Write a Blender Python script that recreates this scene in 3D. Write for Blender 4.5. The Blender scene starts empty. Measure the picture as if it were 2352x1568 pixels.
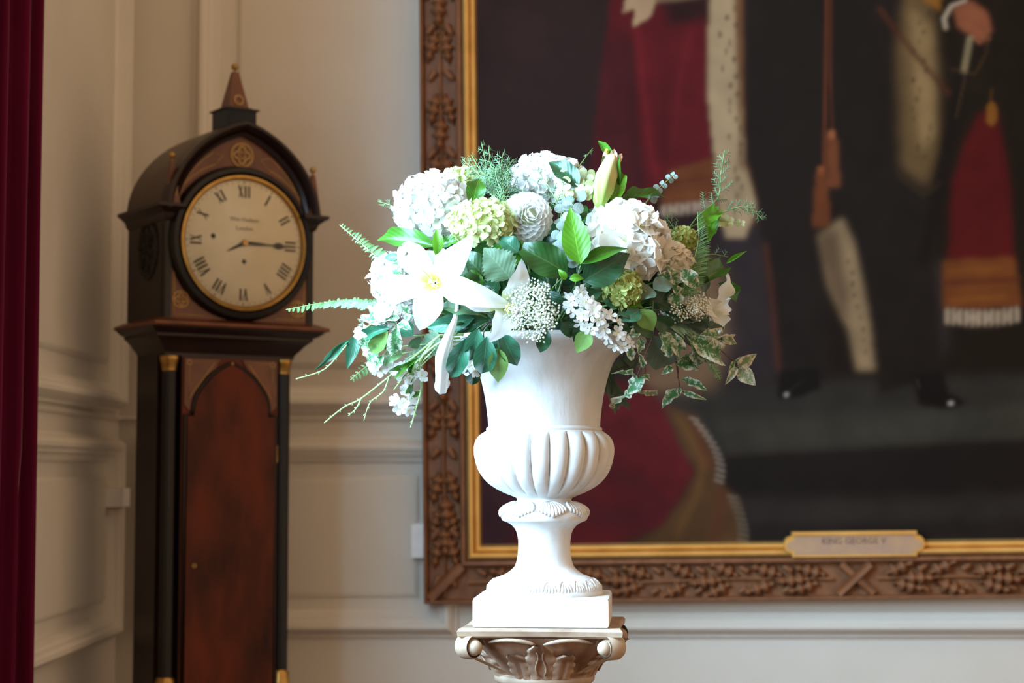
import bpy, math, random
import numpy as np
from mathutils import Vector, Matrix, noise as mnoise

sc = bpy.context.scene
R = math.radians

# ---------------------------------------------------------------- camera
F = 4100.0                       # focal length in pixels of the 2352 x 1568 frame
PITCH = math.atan(296.0 / F)     # horizon lies at pixel row 1080
CAMZ = 1.2
cam_d = bpy.data.cameras.new('camera')
cam = bpy.data.objects.new('camera', cam_d)
sc.collection.objects.link(cam)
cam.location = (0, 0, CAMZ)
cam.rotation_euler = (R(90) + PITCH, 0, 0)
cam_d.sensor_width = 36.0
cam_d.lens = 36.0 * F / 2352.0
cam_d.clip_start = 0.05
cam_d.dof.use_dof = True
cam_d.dof.focus_distance = 2.86
cam_d.dof.aperture_fstop = 4.2
sc.camera = cam

# ---------------------------------------------------------------- light
world = bpy.data.worlds.new('room_ambience')
sc.world = world
world.use_nodes = True
bg = world.node_tree.nodes['Background']
bg.inputs[0].default_value = (1.0, 0.70, 0.44, 1)
bg.inputs[1].default_value = 0.90

def area(name, loc, rot, sx, sy, power, col):
    d = bpy.data.lights.new(name, 'AREA')
    d.shape = 'RECTANGLE'; d.size = sx; d.size_y = sy
    d.energy = power; d.color = col
    o = bpy.data.objects.new(name, d); sc.collection.objects.link(o)
    o.location = loc; o.rotation_euler = rot
    return o
# daylight entering through the window of the left wall (plane just outside the sash)
WIN_Y0, WIN_Y1, WIN_Z0, WIN_Z1 = 1.0, 3.25, 1.22, 3.3
area('window_left_offscreen', (-1.36, (WIN_Y0 + WIN_Y1) / 2, (WIN_Z0 + WIN_Z1) / 2), (0, R(-90), 0),
     WIN_Z1 - WIN_Z0, WIN_Y1 - WIN_Y0, 680.0, (0.44, 0.73, 1.0))
# unseen second opening behind the viewer, added to let in more light (no lamp)
ADDWIN_Y0, ADDWIN_Y1 = -1.9, 0.1

sc.view_settings.view_transform = 'Standard'
sc.view_settings.look = 'None'
sc.view_settings.gamma = 1.0
sc.view_settings.use_curve_mapping = False
sc.view_settings.exposure = 0.0
sc.cycles.use_denoising = True
sc.cycles.max_bounces = 8
sc.cycles.transparent_max_bounces = 12

# ---------------------------------------------------------------- helpers
CF, SF = math.cos(PITCH), math.sin(PITCH)
def pix(px, py, Y):
    """world point on the ray of pixel (px, py) at depth Y"""
    x = (px - 1176.0) / F; u = (784.0 - py) / F
    dy = CF - u * SF; dz = SF + u * CF
    t = Y / dy
    return Vector((x * t, Y, CAMZ + dz * t))

def lin(r, g, b):
    f = lambda c: (c / 255.0 / 12.92) if c / 255.0 <= 0.04045 else ((c / 255.0 + 0.055) / 1.055) ** 2.4
    return (f(r), f(g), f(b), 1.0)

def make_mesh(name, V, Fc, mats=None, smooth=True, uv=None, mi=None):
    me = bpy.data.meshes.new(name)
    me.from_pydata([tuple(v) for v in V], [], [tuple(f) for f in Fc])
    if mats is not None:
        if not isinstance(mats, (list, tuple)): mats = [mats]
        for m in mats: me.materials.append(m)
    if mi is not None:
        me.polygons.foreach_set('material_index', mi)
    if smooth:
        me.polygons.foreach_set('use_smooth', [True] * len(me.polygons))
    if uv is not None:
        l = me.uv_layers.new(name='UVMap')
        idx = np.zeros(len(me.loops), dtype=np.int32)
        me.loops.foreach_get('vertex_index', idx)
        l.data.foreach_set('uv', np.asarray(uv, dtype=np.float32)[idx].ravel())
    me.update()
    return me

def sharp(me, ang=35):
    me.set_sharp_from_angle(angle=R(ang))
    return me

def link(name, data, parent=None, mat=None, loc=None):
    o = bpy.data.objects.new(name, data)
    sc.collection.objects.link(o)
    if parent is not None: o.parent = parent
    if mat is not None: o.matrix_local = mat
    if loc is not None: o.location = loc
    return o

def tag(o, label, cat, group=None):
    o['label'] = label; o['category'] = cat
    if group: o['group'] = group
    return o

def struct(name, me):
    o = link(name, me); o['kind'] = 'structure'; return o

def thing(name, label, cat, loc=(0, 0, 0), group=None):
    o = bpy.data.objects.new(name, None)
    o.empty_display_size = 0.02
    sc.collection.objects.link(o)
    o.location = loc
    return tag(o, label, cat, group)

class MB:
    """collects geometry"""
    def __init__(s): s.V = []; s.F = []; s.uv = []; s.mi = []
    def add(s, V, Fc, uv=None, mi=0):
        n = len(s.V)
        s.V += [Vector(v) for v in V]
        s.F += [tuple(i + n for i in f) for f in Fc]
        s.uv += list(uv) if uv is not None else [(0, 0)] * len(V)
        s.mi += [mi] * len(Fc)
        return s
    def box(s, x0, x1, y0, y1, z0, z1, mi=0):
        V = [(x, y, z) for x in (x0, x1) for y in (y0, y1) for z in (z0, z1)]
        s.add(V, [(0, 1, 3, 2), (4, 6, 7, 5), (0, 4, 5, 1), (2, 3, 7, 6), (0, 2, 6, 4), (1, 5, 7, 3)], mi=mi)
        return s
    def tube(s, pts, rad, n=6, mi=0, cap=True):
        pts = [Vector(p) for p in pts]
        m = len(pts)
        if not isinstance(rad, (list, tuple)): rad = [rad] * m
        ref = None; V = []; uv = []
        for i, p in enumerate(pts):
            t = (pts[min(i + 1, m - 1)] - pts[max(i - 1, 0)])
            t = t.normalized() if t.length > 1e-9 else Vector((0, 0, 1))
            if ref is None:
                a = Vector((0, 0, 1)) if abs(t.z) < 0.9 else Vector((1, 0, 0))
                ref = t.cross(a).normalized()
            ref = (ref - t * ref.dot(t)).normalized()
            b = t.cross(ref)
            for k in range(n):
                a = 2 * math.pi * k / n
                V.append(p + (ref * math.cos(a) + b * math.sin(a)) * rad[i])
                uv.append((k / n, i / max(1, m - 1)))
        Fc = [(i * n + k, i * n + (k + 1) % n, (i + 1) * n + (k + 1) % n, (i + 1) * n + k) for i in range(m - 1) for k in range(n)]
        if cap:
            Fc += [tuple(range(n - 1, -1, -1)), tuple((m - 1) * n + k for k in range(n))]
        s.add(V, Fc, uv, mi)
        return s
    def lathe(s, prof, n=48, c=(0, 0, 0), axis='z', mi=0, fn=None):
        """prof [(r, h)], revolved; fn(r,h,a) may change r"""
        V = []; uv = []
        m = len(prof)
        for j, (r, h) in enumerate(prof):
            for k in range(n):
                a = 2 * math.pi * k / n
                rr = fn(r, h, a) if fn else r
                if axis == 'z': p = (rr * math.cos(a), rr * math.sin(a), h)
                else: p = (rr * math.cos(a), -h, rr * math.sin(a))      # axis pointing to local -Y
                V.append(Vector(p) + Vector(c)); uv.append((k / n, j / max(1, m - 1)))
        Fc = []
        for j in range(m - 1):
            for k in range(n):
                q = (j * n + k, j * n + (k + 1) % n, (j + 1) * n + (k + 1) % n, (j + 1) * n + k)
                Fc.append(q)
        s.add(V, Fc, uv, mi)
        return s
    def ball(s, c, r, n=10, m=6, mi=0, sc_=(1, 1, 1)):
        prof = []
        V = []; Fc = []
        for j in range(m + 1):
            th = math.pi * j / m
            for k in range(n):
                a = 2 * math.pi * k / n
                V.append((c[0] + r * sc_[0] * math.sin(th) * math.cos(a), c[1] + r * sc_[1] * math.sin(th) * math.sin(a), c[2] + r * sc_[2] * math.cos(th)))
        for j in range(m):
            for k in range(n):
                Fc.append((j * n + k, (j + 1) * n + k, (j + 1) * n + (k + 1) % n, j * n + (k + 1) % n))
        s.add(V, Fc, None, mi); return s
    def prism(s, poly, y0, y1, mi=0):
        """poly [(x,z)] counter-clockwise seen from -Y, extruded from y0 (front) to y1"""
        n = len(poly)
        V = [(x, y0, z) for x, z in poly] + [(x, y1, z) for x, z in poly]
        Fc = [tuple(range(n)), tuple(range(2 * n - 1, n - 1, -1))]
        Fc += [(i, i + n, (i + 1) % n + n, (i + 1) % n) for i in range(n)]
        s.add(V, Fc, None, mi); return s
    def oct(s, c, r, mi=0):
        c = Vector(c)
        V = [c + Vector(d) * r for d in ((1, 0, 0), (-1, 0, 0), (0, 1, 0), (0, -1, 0), (0, 0, 1), (0, 0, -1))]
        s.add(V, [(0, 2, 4), (2, 1, 4), (1, 3, 4), (3, 0, 4), (2, 0, 5), (1, 2, 5), (3, 1, 5), (0, 3, 5)], None, mi); return s
    def spike(s, a, b, r, mi=0):
        a = Vector(a); b = Vector(b); t = (b - a).normalized()
        x = t.cross(Vector((0.3, 0.5, 0.8))).normalized(); y = t.cross(x)
        V = [a + (x * math.cos(k * 2.0944) + y * math.sin(k * 2.0944)) * r for k in range(3)]
        V += [b + (x * math.cos(k * 2.0944) + y * math.sin(k * 2.0944)) * r * 0.35 for k in range(3)]
        s.add(V, [(0, 1, 4, 3), (1, 2, 5, 4), (2, 0, 3, 5), (3, 4, 5)], None, mi); return s
    def mesh(s, name, mats, smooth=True, ang=None):
        me = make_mesh(name, s.V, s.F, mats, smooth, s.uv, s.mi)
        if ang is not None: sharp(me, ang)
        return me
    def to(s, name, mats, parent=None, smooth=True, ang=35, off=None):
        if off is not None: s.V = [v - Vector(off) for v in s.V]
        return link(name, s.mesh(name, mats, smooth, ang), parent)

# ---------------------------------------------------------------- materials
def nt(name):
    m = bpy.data.materials.new(name); m.use_nodes = True
    t = m.node_tree; b = t.nodes['Principled BSDF']
    return m, t, b
def N(t, typ, **kw):
    n = t.nodes.new(typ)
    for k, v in kw.items(): setattr(n, k, v)
    return n
def ramp(t, stops):
    r = N(t, 'ShaderNodeValToRGB')
    e = r.color_ramp.elements
    while len(e) < len(stops): e.new(0.5)
    for el, (p, c) in zip(e, stops): el.position = p; el.color = c if len(c) == 4 else (*c, 1)
    return r
def mat(name, c1, c2=None, scale=20, rough=0.5, spec=0.5, metal=0.0, bump=0.0, bscale=None, stretch=(1, 1, 1), detail=4, pos=(0.3, 0.7), coat=0.0, sheen=0.0):
    m, t, b = nt(name)
    b.inputs['Roughness'].default_value = rough
    b.inputs['Specular IOR Level'].default_value = spec
    b.inputs['Metallic'].default_value = metal
    b.inputs['Coat Weight'].default_value = coat
    b.inputs['Coat Roughness'].default_value = 0.15
    if sheen: b.inputs['Sheen Weight'].default_value = sheen; b.inputs['Sheen Roughness'].default_value = 0.4
    c1 = c1 if len(c1) == 4 else (*c1, 1)
    tc = N(t, 'ShaderNodeTexCoord'); mp = N(t, 'ShaderNodeMapping')
    mp.inputs['Scale'].default_value = stretch
    t.links.new(tc.outputs['Object'], mp.inputs[0])
    if c2 is not None:
        nz = N(t, 'ShaderNodeTexNoise'); nz.inputs['Scale'].default_value = scale; nz.inputs['Detail'].default_value = detail
        t.links.new(mp.outputs[0], nz.inputs['Vector'])
        r = ramp(t, [(pos[0], c1), (pos[1], c2)])
        t.links.new(nz.outputs['Fac'], r.inputs[0]); t.links.new(r.outputs[0], b.inputs['Base Color'])
    else:
        b.inputs['Base Color'].default_value = c1
    if bump:
        n2 = N(t, 'ShaderNodeTexNoise'); n2.inputs['Scale'].default_value = bscale or scale; n2.inputs['Detail'].default_value = 5
        t.links.new(mp.outputs[0], n2.inputs['Vector'])
        bp = N(t, 'ShaderNodeBump'); bp.inputs['Strength'].default_value = bump; bp.inputs['Distance'].default_value = 0.004
        t.links.new(n2.outputs['Fac'], bp.inputs['Height']); t.links.new(bp.outputs[0], b.inputs['Normal'])
    return m

def math_n(t, op, a, b=None, c=None):
    n = N(t, 'ShaderNodeMath', operation=op)
    for i, v in enumerate((a, b, c)):
        if v is None: continue
        if isinstance(v, (int, float)): n.inputs[i].default_value = v
        else: t.links.new(v, n.inputs[i])
    return n.outputs[0]

def leaf_mat(name, c_dark, c_light, vein=None, rough=0.38, trans=0.22, var=None, vscale=90, veins=9, spec=0.5):
    """leaf surface: midrib and side veins from the UVs, tint by leaf; var = second colour in blotches"""
    m, t, b = nt(name)
    uv = N(t, 'ShaderNodeUVMap'); sep = N(t, 'ShaderNodeSeparateXYZ')
    t.links.new(uv.outputs[0], sep.inputs[0])
    u = math_n(t, 'ABSOLUTE', math_n(t, 'SUBTRACT', sep.outputs[0], 0.5))
    mid = math_n(t, 'LESS_THAN', u, 0.018)
    s = math_n(t, 'SUBTRACT', sep.outputs[1], math_n(t, 'MULTIPLY', u, 0.5))
    side = math_n(t, 'GREATER_THAN', math_n(t, 'SINE', math_n(t, 'MULTIPLY', s, veins * 6.283)), 0.965)
    vm = math_n(t, 'MAXIMUM', mid, math_n(t, 'MULTIPLY', side, 0.5))
    oi = N(t, 'ShaderNodeObjectInfo')
    nz = N(t, 'ShaderNodeTexNoise'); nz.inputs['Scale'].default_value = 3.0
    t.links.new(uv.outputs[0], nz.inputs['Vector'])
    f = math_n(t, 'ADD', math_n(t, 'MULTIPLY', oi.outputs['Random'], 0.6), math_n(t, 'MULTIPLY', nz.outputs['Fac'], 0.5))
    r = ramp(t, [(0.2, c_dark), (0.85, c_light)]); t.links.new(f, r.inputs[0])
    col = r.outputs[0]
    if var is not None:
        n2 = N(t, 'ShaderNodeTexNoise'); n2.inputs['Scale'].default_value = vscale; n2.inputs['Detail'].default_value = 7; n2.inputs['Roughness'].default_value = 0.72
        tc = N(t, 'ShaderNodeTexCoord'); geo = N(t, 'ShaderNodeNewGeometry')
        t.links.new(geo.outputs['Position'], n2.inputs['Vector'])
        e = math_n(t, 'ADD', n2.outputs['Fac'], math_n(t, 'MULTIPLY', math_n(t, 'SUBTRACT', u, 0.22), 0.35))
        rr = ramp(t, [(0.47, (0, 0, 0)), (0.60, (1, 1, 1))]); t.links.new(e, rr.inputs[0])
        mx = N(t, 'ShaderNodeMixRGB'); t.links.new(rr.outputs[0], mx.inputs[0]); t.links.new(col, mx.inputs[1]); mx.inputs[2].default_value = (*var[:3], 1)
        col = mx.outputs[0]
    if vein is not None:
        mx = N(t, 'ShaderNodeMixRGB'); t.links.new(math_n(t, 'MULTIPLY', vm, 0.55), mx.inputs[0]); t.links.new(col, mx.inputs[1]); mx.inputs[2].default_value = (*vein[:3], 1)
        col = mx.outputs[0]
    t.links.new(col, b.inputs['Base Color'])
    b.inputs['Roughness'].default_value = rough; b.inputs['Specular IOR Level'].default_value = spec
    wv = N(t, 'ShaderNodeBump'); wv.inputs['Strength'].default_value = 0.07; wv.inputs['Distance'].default_value = 0.002
    t.links.new(math_n(t, 'SINE', math_n(t, 'MULTIPLY', s, veins * 6.283)), wv.inputs['Height'])
    t.links.new(wv.outputs[0], b.inputs['Normal'])
    if trans:
        tr = N(t, 'ShaderNodeBsdfTranslucent'); t.links.new(col, tr.inputs[0])
        mix = N(t, 'ShaderNodeMixShader'); mix.inputs[0].default_value = trans
        t.links.new(b.outputs[0], mix.inputs[1]); t.links.new(tr.outputs[0], mix.inputs[2])
        t.links.new(mix.outputs[0], t.nodes['Material Output'].inputs[0])
    return m

def petal_mat(name, c_base, c_tip, rough=0.6, trans=0.3, pos=(0.05, 0.45), streak=0.0):
    """petal: colour runs from base to tip along the UV"""
    m, t, b = nt(name)
    uv = N(t, 'ShaderNodeUVMap'); sep = N(t, 'ShaderNodeSeparateXYZ'); t.links.new(uv.outputs[0], sep.inputs[0])
    r = ramp(t, [(pos[0], c_base), (pos[1], c_tip)]); t.links.new(sep.outputs[1], r.inputs[0])
    col = r.outputs[0]
    t.links.new(col, b.inputs['Base Color'])
    b.inputs['Roughness'].default_value = rough; b.inputs['Specular IOR Level'].default_value = 0.25
    nz = N(t, 'ShaderNodeTexNoise'); nz.inputs['Scale'].default_value = 6
    mp = N(t, 'ShaderNodeMapping'); mp.inputs['Scale'].default_value = (6, 1, 1); t.links.new(uv.outputs[0], mp.inputs[0]); t.links.new(mp.outputs[0], nz.inputs['Vector'])
    bp = N(t, 'ShaderNodeBump'); bp.inputs['Strength'].default_value = 0.25; bp.inputs['Distance'].default_value = 0.002
    t.links.new(nz.outputs['Fac'], bp.inputs['Height']); t.links.new(bp.outputs[0], b.inputs['Normal'])
    tr = N(t, 'ShaderNodeBsdfTranslucent'); t.links.new(col, tr.inputs[0])
    mix = N(t, 'ShaderNodeMixShader'); mix.inputs[0].default_value = trans
    t.links.new(b.outputs[0], mix.inputs[1]); t.links.new(tr.outputs[0], mix.inputs[2])
    t.links.new(mix.outputs[0], t.nodes['Material Output'].inputs[0])
    return m

M = {}
M['wall'] = mat('wall_paint', (0.66, 0.61, 0.54), (0.60, 0.55, 0.48), scale=2.5, rough=0.55, spec=0.3, bump=0.06, bscale=60)
M['floor'] = mat('floor_wood', (0.20, 0.11, 0.06), (0.12, 0.06, 0.03), scale=8, stretch=(1, 0.1, 1), rough=0.4)
M['plastic'] = mat('white_plastic', (0.92, 0.90, 0.88), (0.84, 0.81, 0.78), scale=30, rough=0.4)
M['curtain'] = mat('red_velvet', (0.115, 0.0040, 0.027), (0.075, 0.0025, 0.017), scale=14, rough=0.85, spec=0.06, sheen=0.12, stretch=(1, 1, 0.15))
M['plaster'] = None
M['stone'] = None
M['wood_frame'] = mat('carved_oak', (0.25, 0.098, 0.038), (0.15, 0.055, 0.022), scale=30, rough=0.55, spec=0.35, bump=0.15, bscale=120, stretch=(1, 1, 0.5))
M['gilt'] = mat('gilding', (0.82, 0.55, 0.20), (0.66, 0.40, 0.12), scale=12, rough=0.32, metal=0.7, bump=0.05, bscale=80)
M['gilt_pale'] = mat('gilding_pale', (0.86, 0.56, 0.18), (0.68, 0.40, 0.11), scale=12, rough=0.42, metal=0.8)
M['plate'] = mat('name_plate_metal', (0.42, 0.30, 0.24), (0.52, 0.36, 0.22), scale=25, rough=0.42, metal=0.55)
M['ink'] = mat('engraved_ink', (0.13, 0.07, 0.035), rough=0.7)
M['mahog'] = mat('mahogany_figured', (0.115, 0.018, 0.005), (0.018, 0.004, 0.0025), scale=5.0, rough=0.42, spec=0.18, stretch=(2.2, 2.2, 0.7), detail=8, pos=(0.36, 0.66), coat=0.0)
M['mahog_light'] = mat('mahogany_crossband', (0.150, 0.040, 0.010), (0.080, 0.018, 0.005), scale=18, rough=0.35, stretch=(1, 1, 0.6))
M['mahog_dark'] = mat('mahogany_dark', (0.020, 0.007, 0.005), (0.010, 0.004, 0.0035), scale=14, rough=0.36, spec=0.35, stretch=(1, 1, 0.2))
M['ebony'] = mat('ebonised_wood', (0.008, 0.005, 0.0045), (0.005, 0.004, 0.004), scale=20, rough=0.38, spec=0.35)
M['roofwood'] = mat('roof_canvas', (0.060, 0.032, 0.016), (0.040, 0.021, 0.011), scale=10, rough=0.42)
M['brass'] = mat('brass', (0.52, 0.31, 0.09), (0.36, 0.20, 0.055), scale=40, rough=0.32, metal=0.9)
M['brass_dull'] = mat('brass_dull', (0.42, 0.25, 0.075), (0.30, 0.17, 0.05), scale=40, rough=0.45, metal=0.6)
M['inlay'] = mat('boxwood_inlay', (0.42, 0.24, 0.07), rough=0.45)
M['dial'] = mat('painted_dial', (0.80, 0.70, 0.50), (0.73, 0.63, 0.44), scale=14, rough=0.4, spec=0.3)
M['numeral'] = mat('dial_black', (0.05, 0.035, 0.02), rough=0.5)
M['sig'] = mat('dial_signature', (0.28, 0.20, 0.11), rough=0.6)

# clear glass: thin, mostly transparent, mirror-like at grazing angles
def glass_mat():
    m, t, b = nt('clear_glass')
    tr = N(t, 'ShaderNodeBsdfTransparent'); gl = N(t, 'ShaderNodeBsdfGlossy'); gl.inputs['Roughness'].default_value = 0.03
    fr = N(t, 'ShaderNodeFresnel'); fr.inputs[0].default_value = 1.45
    mix = N(t, 'ShaderNodeMixShader'); t.links.new(fr.outputs[0], mix.inputs[0]); t.links.new(tr.outputs[0], mix.inputs[1]); t.links.new(gl.outputs[0], mix.inputs[2])
    t.links.new(mix.outputs[0], t.nodes['Material Output'].inputs[0])
    return m
M['glass'] = glass_mat()

def plaster_mat(flutes=0):
    m, t, b = nt('white_plaster')
    tc = N(t, 'ShaderNodeTexCoord')
    nz = N(t, 'ShaderNodeTexNoise'); nz.inputs['Scale'].default_value = 45; nz.inputs['Detail'].default_value = 8
    mp = N(t, 'ShaderNodeMapping'); mp.inputs['Scale'].default_value = (1, 1, 0.35)
    t.links.new(tc.outputs['Object'], mp.inputs[0]); t.links.new(mp.outputs[0], nz.inputs['Vector'])
    r = ramp(t, [(0.20, (0.40, 0.36, 0.31)), (0.30, (0.58, 0.565, 0.54)), (0.65, (0.66, 0.64, 0.62))])
    t.links.new(nz.outputs['Fac'], r.inputs[0])
    col = r.outputs[0]
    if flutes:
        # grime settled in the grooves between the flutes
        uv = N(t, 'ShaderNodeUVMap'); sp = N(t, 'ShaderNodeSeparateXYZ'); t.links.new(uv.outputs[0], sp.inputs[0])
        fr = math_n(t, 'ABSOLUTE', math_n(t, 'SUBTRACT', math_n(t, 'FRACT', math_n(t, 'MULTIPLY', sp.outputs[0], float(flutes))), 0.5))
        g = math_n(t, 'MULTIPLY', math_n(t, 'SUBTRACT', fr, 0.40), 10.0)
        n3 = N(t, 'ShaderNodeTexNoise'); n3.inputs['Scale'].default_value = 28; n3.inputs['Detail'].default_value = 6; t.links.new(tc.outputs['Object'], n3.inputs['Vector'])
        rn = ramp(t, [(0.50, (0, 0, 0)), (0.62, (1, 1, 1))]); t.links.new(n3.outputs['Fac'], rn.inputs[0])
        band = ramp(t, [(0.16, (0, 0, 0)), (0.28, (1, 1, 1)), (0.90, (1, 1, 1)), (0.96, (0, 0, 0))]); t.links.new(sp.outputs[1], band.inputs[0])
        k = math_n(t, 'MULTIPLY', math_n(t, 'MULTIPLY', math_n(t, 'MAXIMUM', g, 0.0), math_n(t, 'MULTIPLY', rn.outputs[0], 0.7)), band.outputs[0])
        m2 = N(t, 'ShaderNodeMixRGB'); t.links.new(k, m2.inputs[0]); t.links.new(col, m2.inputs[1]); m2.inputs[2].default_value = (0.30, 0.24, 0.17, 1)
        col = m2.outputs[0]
    t.links.new(col, b.inputs['Base Color'])
    b.inputs['Roughness'].default_value = 0.7; b.inputs['Specular IOR Level'].default_value = 0.25
    n2 = N(t, 'ShaderNodeTexNoise'); n2.inputs['Scale'].default_value = 70; n2.inputs['Detail'].default_value = 5
    t.links.new(mp.outputs[0], n2.inputs['Vector'])
    bp = N(t, 'ShaderNodeBump'); bp.inputs['Strength'].default_value = 0.3; bp.inputs['Distance'].default_value = 0.003
    t.links.new(n2.outputs['Fac'], bp.inputs['Height']); t.links.new(bp.outputs[0], b.inputs['Normal'])
    return m
M['plaster'] = plaster_mat()
M['plaster_fluted'] = plaster_mat(22)
def stone_mat():
    m, t, b = nt('brown_washed_stone')
    tc = N(t, 'ShaderNodeTexCoord'); geo = N(t, 'ShaderNodeNewGeometry')
    nz = N(t, 'ShaderNodeTexNoise'); nz.inputs['Scale'].default_value = 22; nz.inputs['Detail'].default_value = 7
    t.links.new(tc.outputs['Object'], nz.inputs['Vector'])
    r = ramp(t, [(0.32, (0.15, 0.066, 0.036)), (0.5, (0.25, 0.125, 0.072)), (0.75, (0.40, 0.25, 0.165))])
    t.links.new(nz.outputs['Fac'], r.inputs[0])
    rp = ramp(t, [(0.505, (0, 0, 0)), (0.55, (1, 1, 1))]); t.links.new(geo.outputs['Pointiness'], rp.inputs[0])
    mx = N(t, 'ShaderNodeMixRGB'); t.links.new(rp.outputs[0], mx.inputs[0]); t.links.new(r.outputs[0], mx.inputs[1]); mx.inputs[2].default_value = (0.46, 0.34, 0.24, 1)
    t.links.new(mx.outputs[0], b.inputs['Base Color'])
    b.inputs['Roughness'].default_value = 0.55; b.inputs['Specular IOR Level'].default_value = 0.35
    bp = N(t, 'ShaderNodeBump'); bp.inputs['Strength'].default_value = 0.2; bp.inputs['Distance'].default_value = 0.003
    t.links.new(nz.outputs['Fac'], bp.inputs['Height']); t.links.new(bp.outputs[0], b.inputs['Normal'])
    return m
M['stone'] = stone_mat()
M['stone_pale'] = mat('pale_washed_stone', (0.42, 0.30, 0.205), (0.22, 0.125, 0.078), scale=14, rough=0.55, bump=0.15, bscale=50, pos=(0.40, 0.68))

# ---------------------------------------------------------------- the setting
YB = 5.0        # back wall plane
XL = -1.10      # left wall plane
ZT = 3.9
XR = 3.6
struct('floor', MB().box(XL - 0.3, XR, -2.6, YB + 0.2, -0.1, 0).mesh('floor', M['floor'], False))
struct('wall_back', MB().box(XL - 0.3, XR, YB, YB + 0.2, 0, ZT).mesh('wall_back', M['wall'], False))
wl = MB()
wl.box(XL - 0.3, XL, WIN_Y1, YB, 0, ZT)
wl.box(XL - 0.3, XL, ADDWIN_Y1, WIN_Y0, 0, ZT)
wl.box(XL - 0.3, XL, -2.6, ADDWIN_Y0, 0, ZT)
wl.box(XL - 0.3, XL, ADDWIN_Y0, ADDWIN_Y1, 0, WIN_Z0)
wl.box(XL - 0.3, XL, ADDWIN_Y0, ADDWIN_Y1, WIN_Z1, ZT)
wl.box(XL - 0.3, XL, WIN_Y0, WIN_Y1, 0, WIN_Z0)
wl.box(XL - 0.3, XL, WIN_Y0, WIN_Y1, WIN_Z1, ZT)
struct('wall_left', wl.mesh('wall_left', M['wall'], False))
# sash windows in the left wall, the second one added
fw = 0.06
def sash(name, WIN_Y0, WIN_Y1):
  wn = MB()
  wn.box(XL - 0.22, XL - 0.12, WIN_Y0, WIN_Y0 + fw, WIN_Z0, WIN_Z1).box(XL - 0.22, XL - 0.12, WIN_Y1 - fw, WIN_Y1, WIN_Z0, WIN_Z1)
  wn.box(XL - 0.22, XL - 0.12, WIN_Y0, WIN_Y1, WIN_Z0, WIN_Z0 + fw).box(XL - 0.22, XL - 0.12, WIN_Y0, WIN_Y1, WIN_Z1 - fw, WIN_Z1)
  win = struct(name, wn.mesh(name, M['wall'], False))
  for i in range(1, 4):
    y = WIN_Y0 + (WIN_Y1 - WIN_Y0) * i / 4
    link('glazing_bar', MB().box(XL - 0.19, XL - 0.15, y - 0.012, y + 0.012, WIN_Z0 + fw, WIN_Z1 - fw).mesh('glazing_bar', M['wall'], False), win)
  for i in range(1, 5):
    z = WIN_Z0 + (WIN_Z1 - WIN_Z0) * i / 5
    link('glazing_bar', MB().box(XL - 0.19, XL - 0.15, WIN_Y0 + fw, WIN_Y1 - fw, z - 0.012, z + 0.012).mesh('glazing_bar', M['wall'], False), win)

sash('window_1', WIN_Y0, WIN_Y1)
sash('window_2_added', ADDWIN_Y0, ADDWIN_Y1)

# bolection mouldings, mitred round each panel. profile: (distance inward from the outer edge, height off the wall)
BOL = [(0, 0), (0, 0.012), (0.008, 0.016), (0.014, 0.030), (0.026, 0.042), (0.036, 0.040), (0.044, 0.030), (0.050, 0.028), (0.056, 0.018), (0.066, 0.014), (0.075, 0.0)]
def frame_mould(prof, u0, u1, z0, z1, conv):
    V = []; n = len(prof)
    for d, h in prof:
        for (u, z) in ((u0 + d, z0 + d), (u1 - d, z0 + d), (u1 - d, z1 - d), (u0 + d, z1 - d)):
            V.append(conv(u, z, h))
    Fc = []
    for j in range(n - 1):
        for k in range(4):
            Fc.append((j * 4 + k, j * 4 + (k + 1) % 4, (j + 1) * 4 + (k + 1) % 4, (j + 1) * 4 + k))
    return V, Fc
def zb(y): return pix(1176, y, YB).z
cb = lambda u, z, h: (u, YB - h, z)
cl = lambda u, z, h: (XL + h, u, z)
def raised(u0, u1, z0, z1):
    return [(0, 0), (0.0, 0.004), (0.004, 0.010), (0.012, 0.012)], u0, u1, z0, z1
xb = lambda px: pix(px, 1080, YB).x
ntrim = [0]
def panel(conv, u0, u1, z0, z1, inner):
    ntrim[0] += 1
    mb = MB(); V, Fc = frame_mould(BOL, u0, u1, z0, z1, conv); mb.add(V, Fc)
    o = struct('trim_%d' % ntrim[0], mb.mesh('panel_moulding', M['wall'], True, 40))
    # raised field inside the moulding
    a = 0.075 + inner
    p = [(0, 0), (0, 0.004), (0.010, 0.011), (0.016, 0.012)]
    mb = MB(); V, Fc = frame_mould(p, u0 + a, u1 - a, z0 + a, z1 - a, conv)
    k = len(V) - 4
    mb.add(V, Fc + [(k, k + 1, k + 2, k + 3)])
    link('panel_field', mb.mesh('panel_field', M['wall'], True, 40), o)
z_du, z_dl = zb(1003), zb(1462)          # dado panel outer edges
z_up = zb(948)                            # upper panel outer bottom edge
panel(cb, xb(432), xb(2975), z_up, 3.5, 0.052)
panel(cb, xb(330), xb(1052), z_dl, z_du, 0.034)
panel(cb, xb(1100), xb(2975), z_dl, z_du, 0.034)
panel(cl, 3.42, 4.95, z_up, 3.5, 0.052)
panel(cl, 3.42, 4.93, z_dl, z_du, 0.034)
# skirting
for nm, bx in (('baseboard_back', (XL, XR, YB - 0.025, YB, 0, 0.22)), ('baseboard_left', (XL, XL + 0.025, -2.6, YB - 0.025, 0, 0.22))):
    mb = MB().box(*bx)
    struct(nm, mb.mesh(nm, M['wall'], False))
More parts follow.
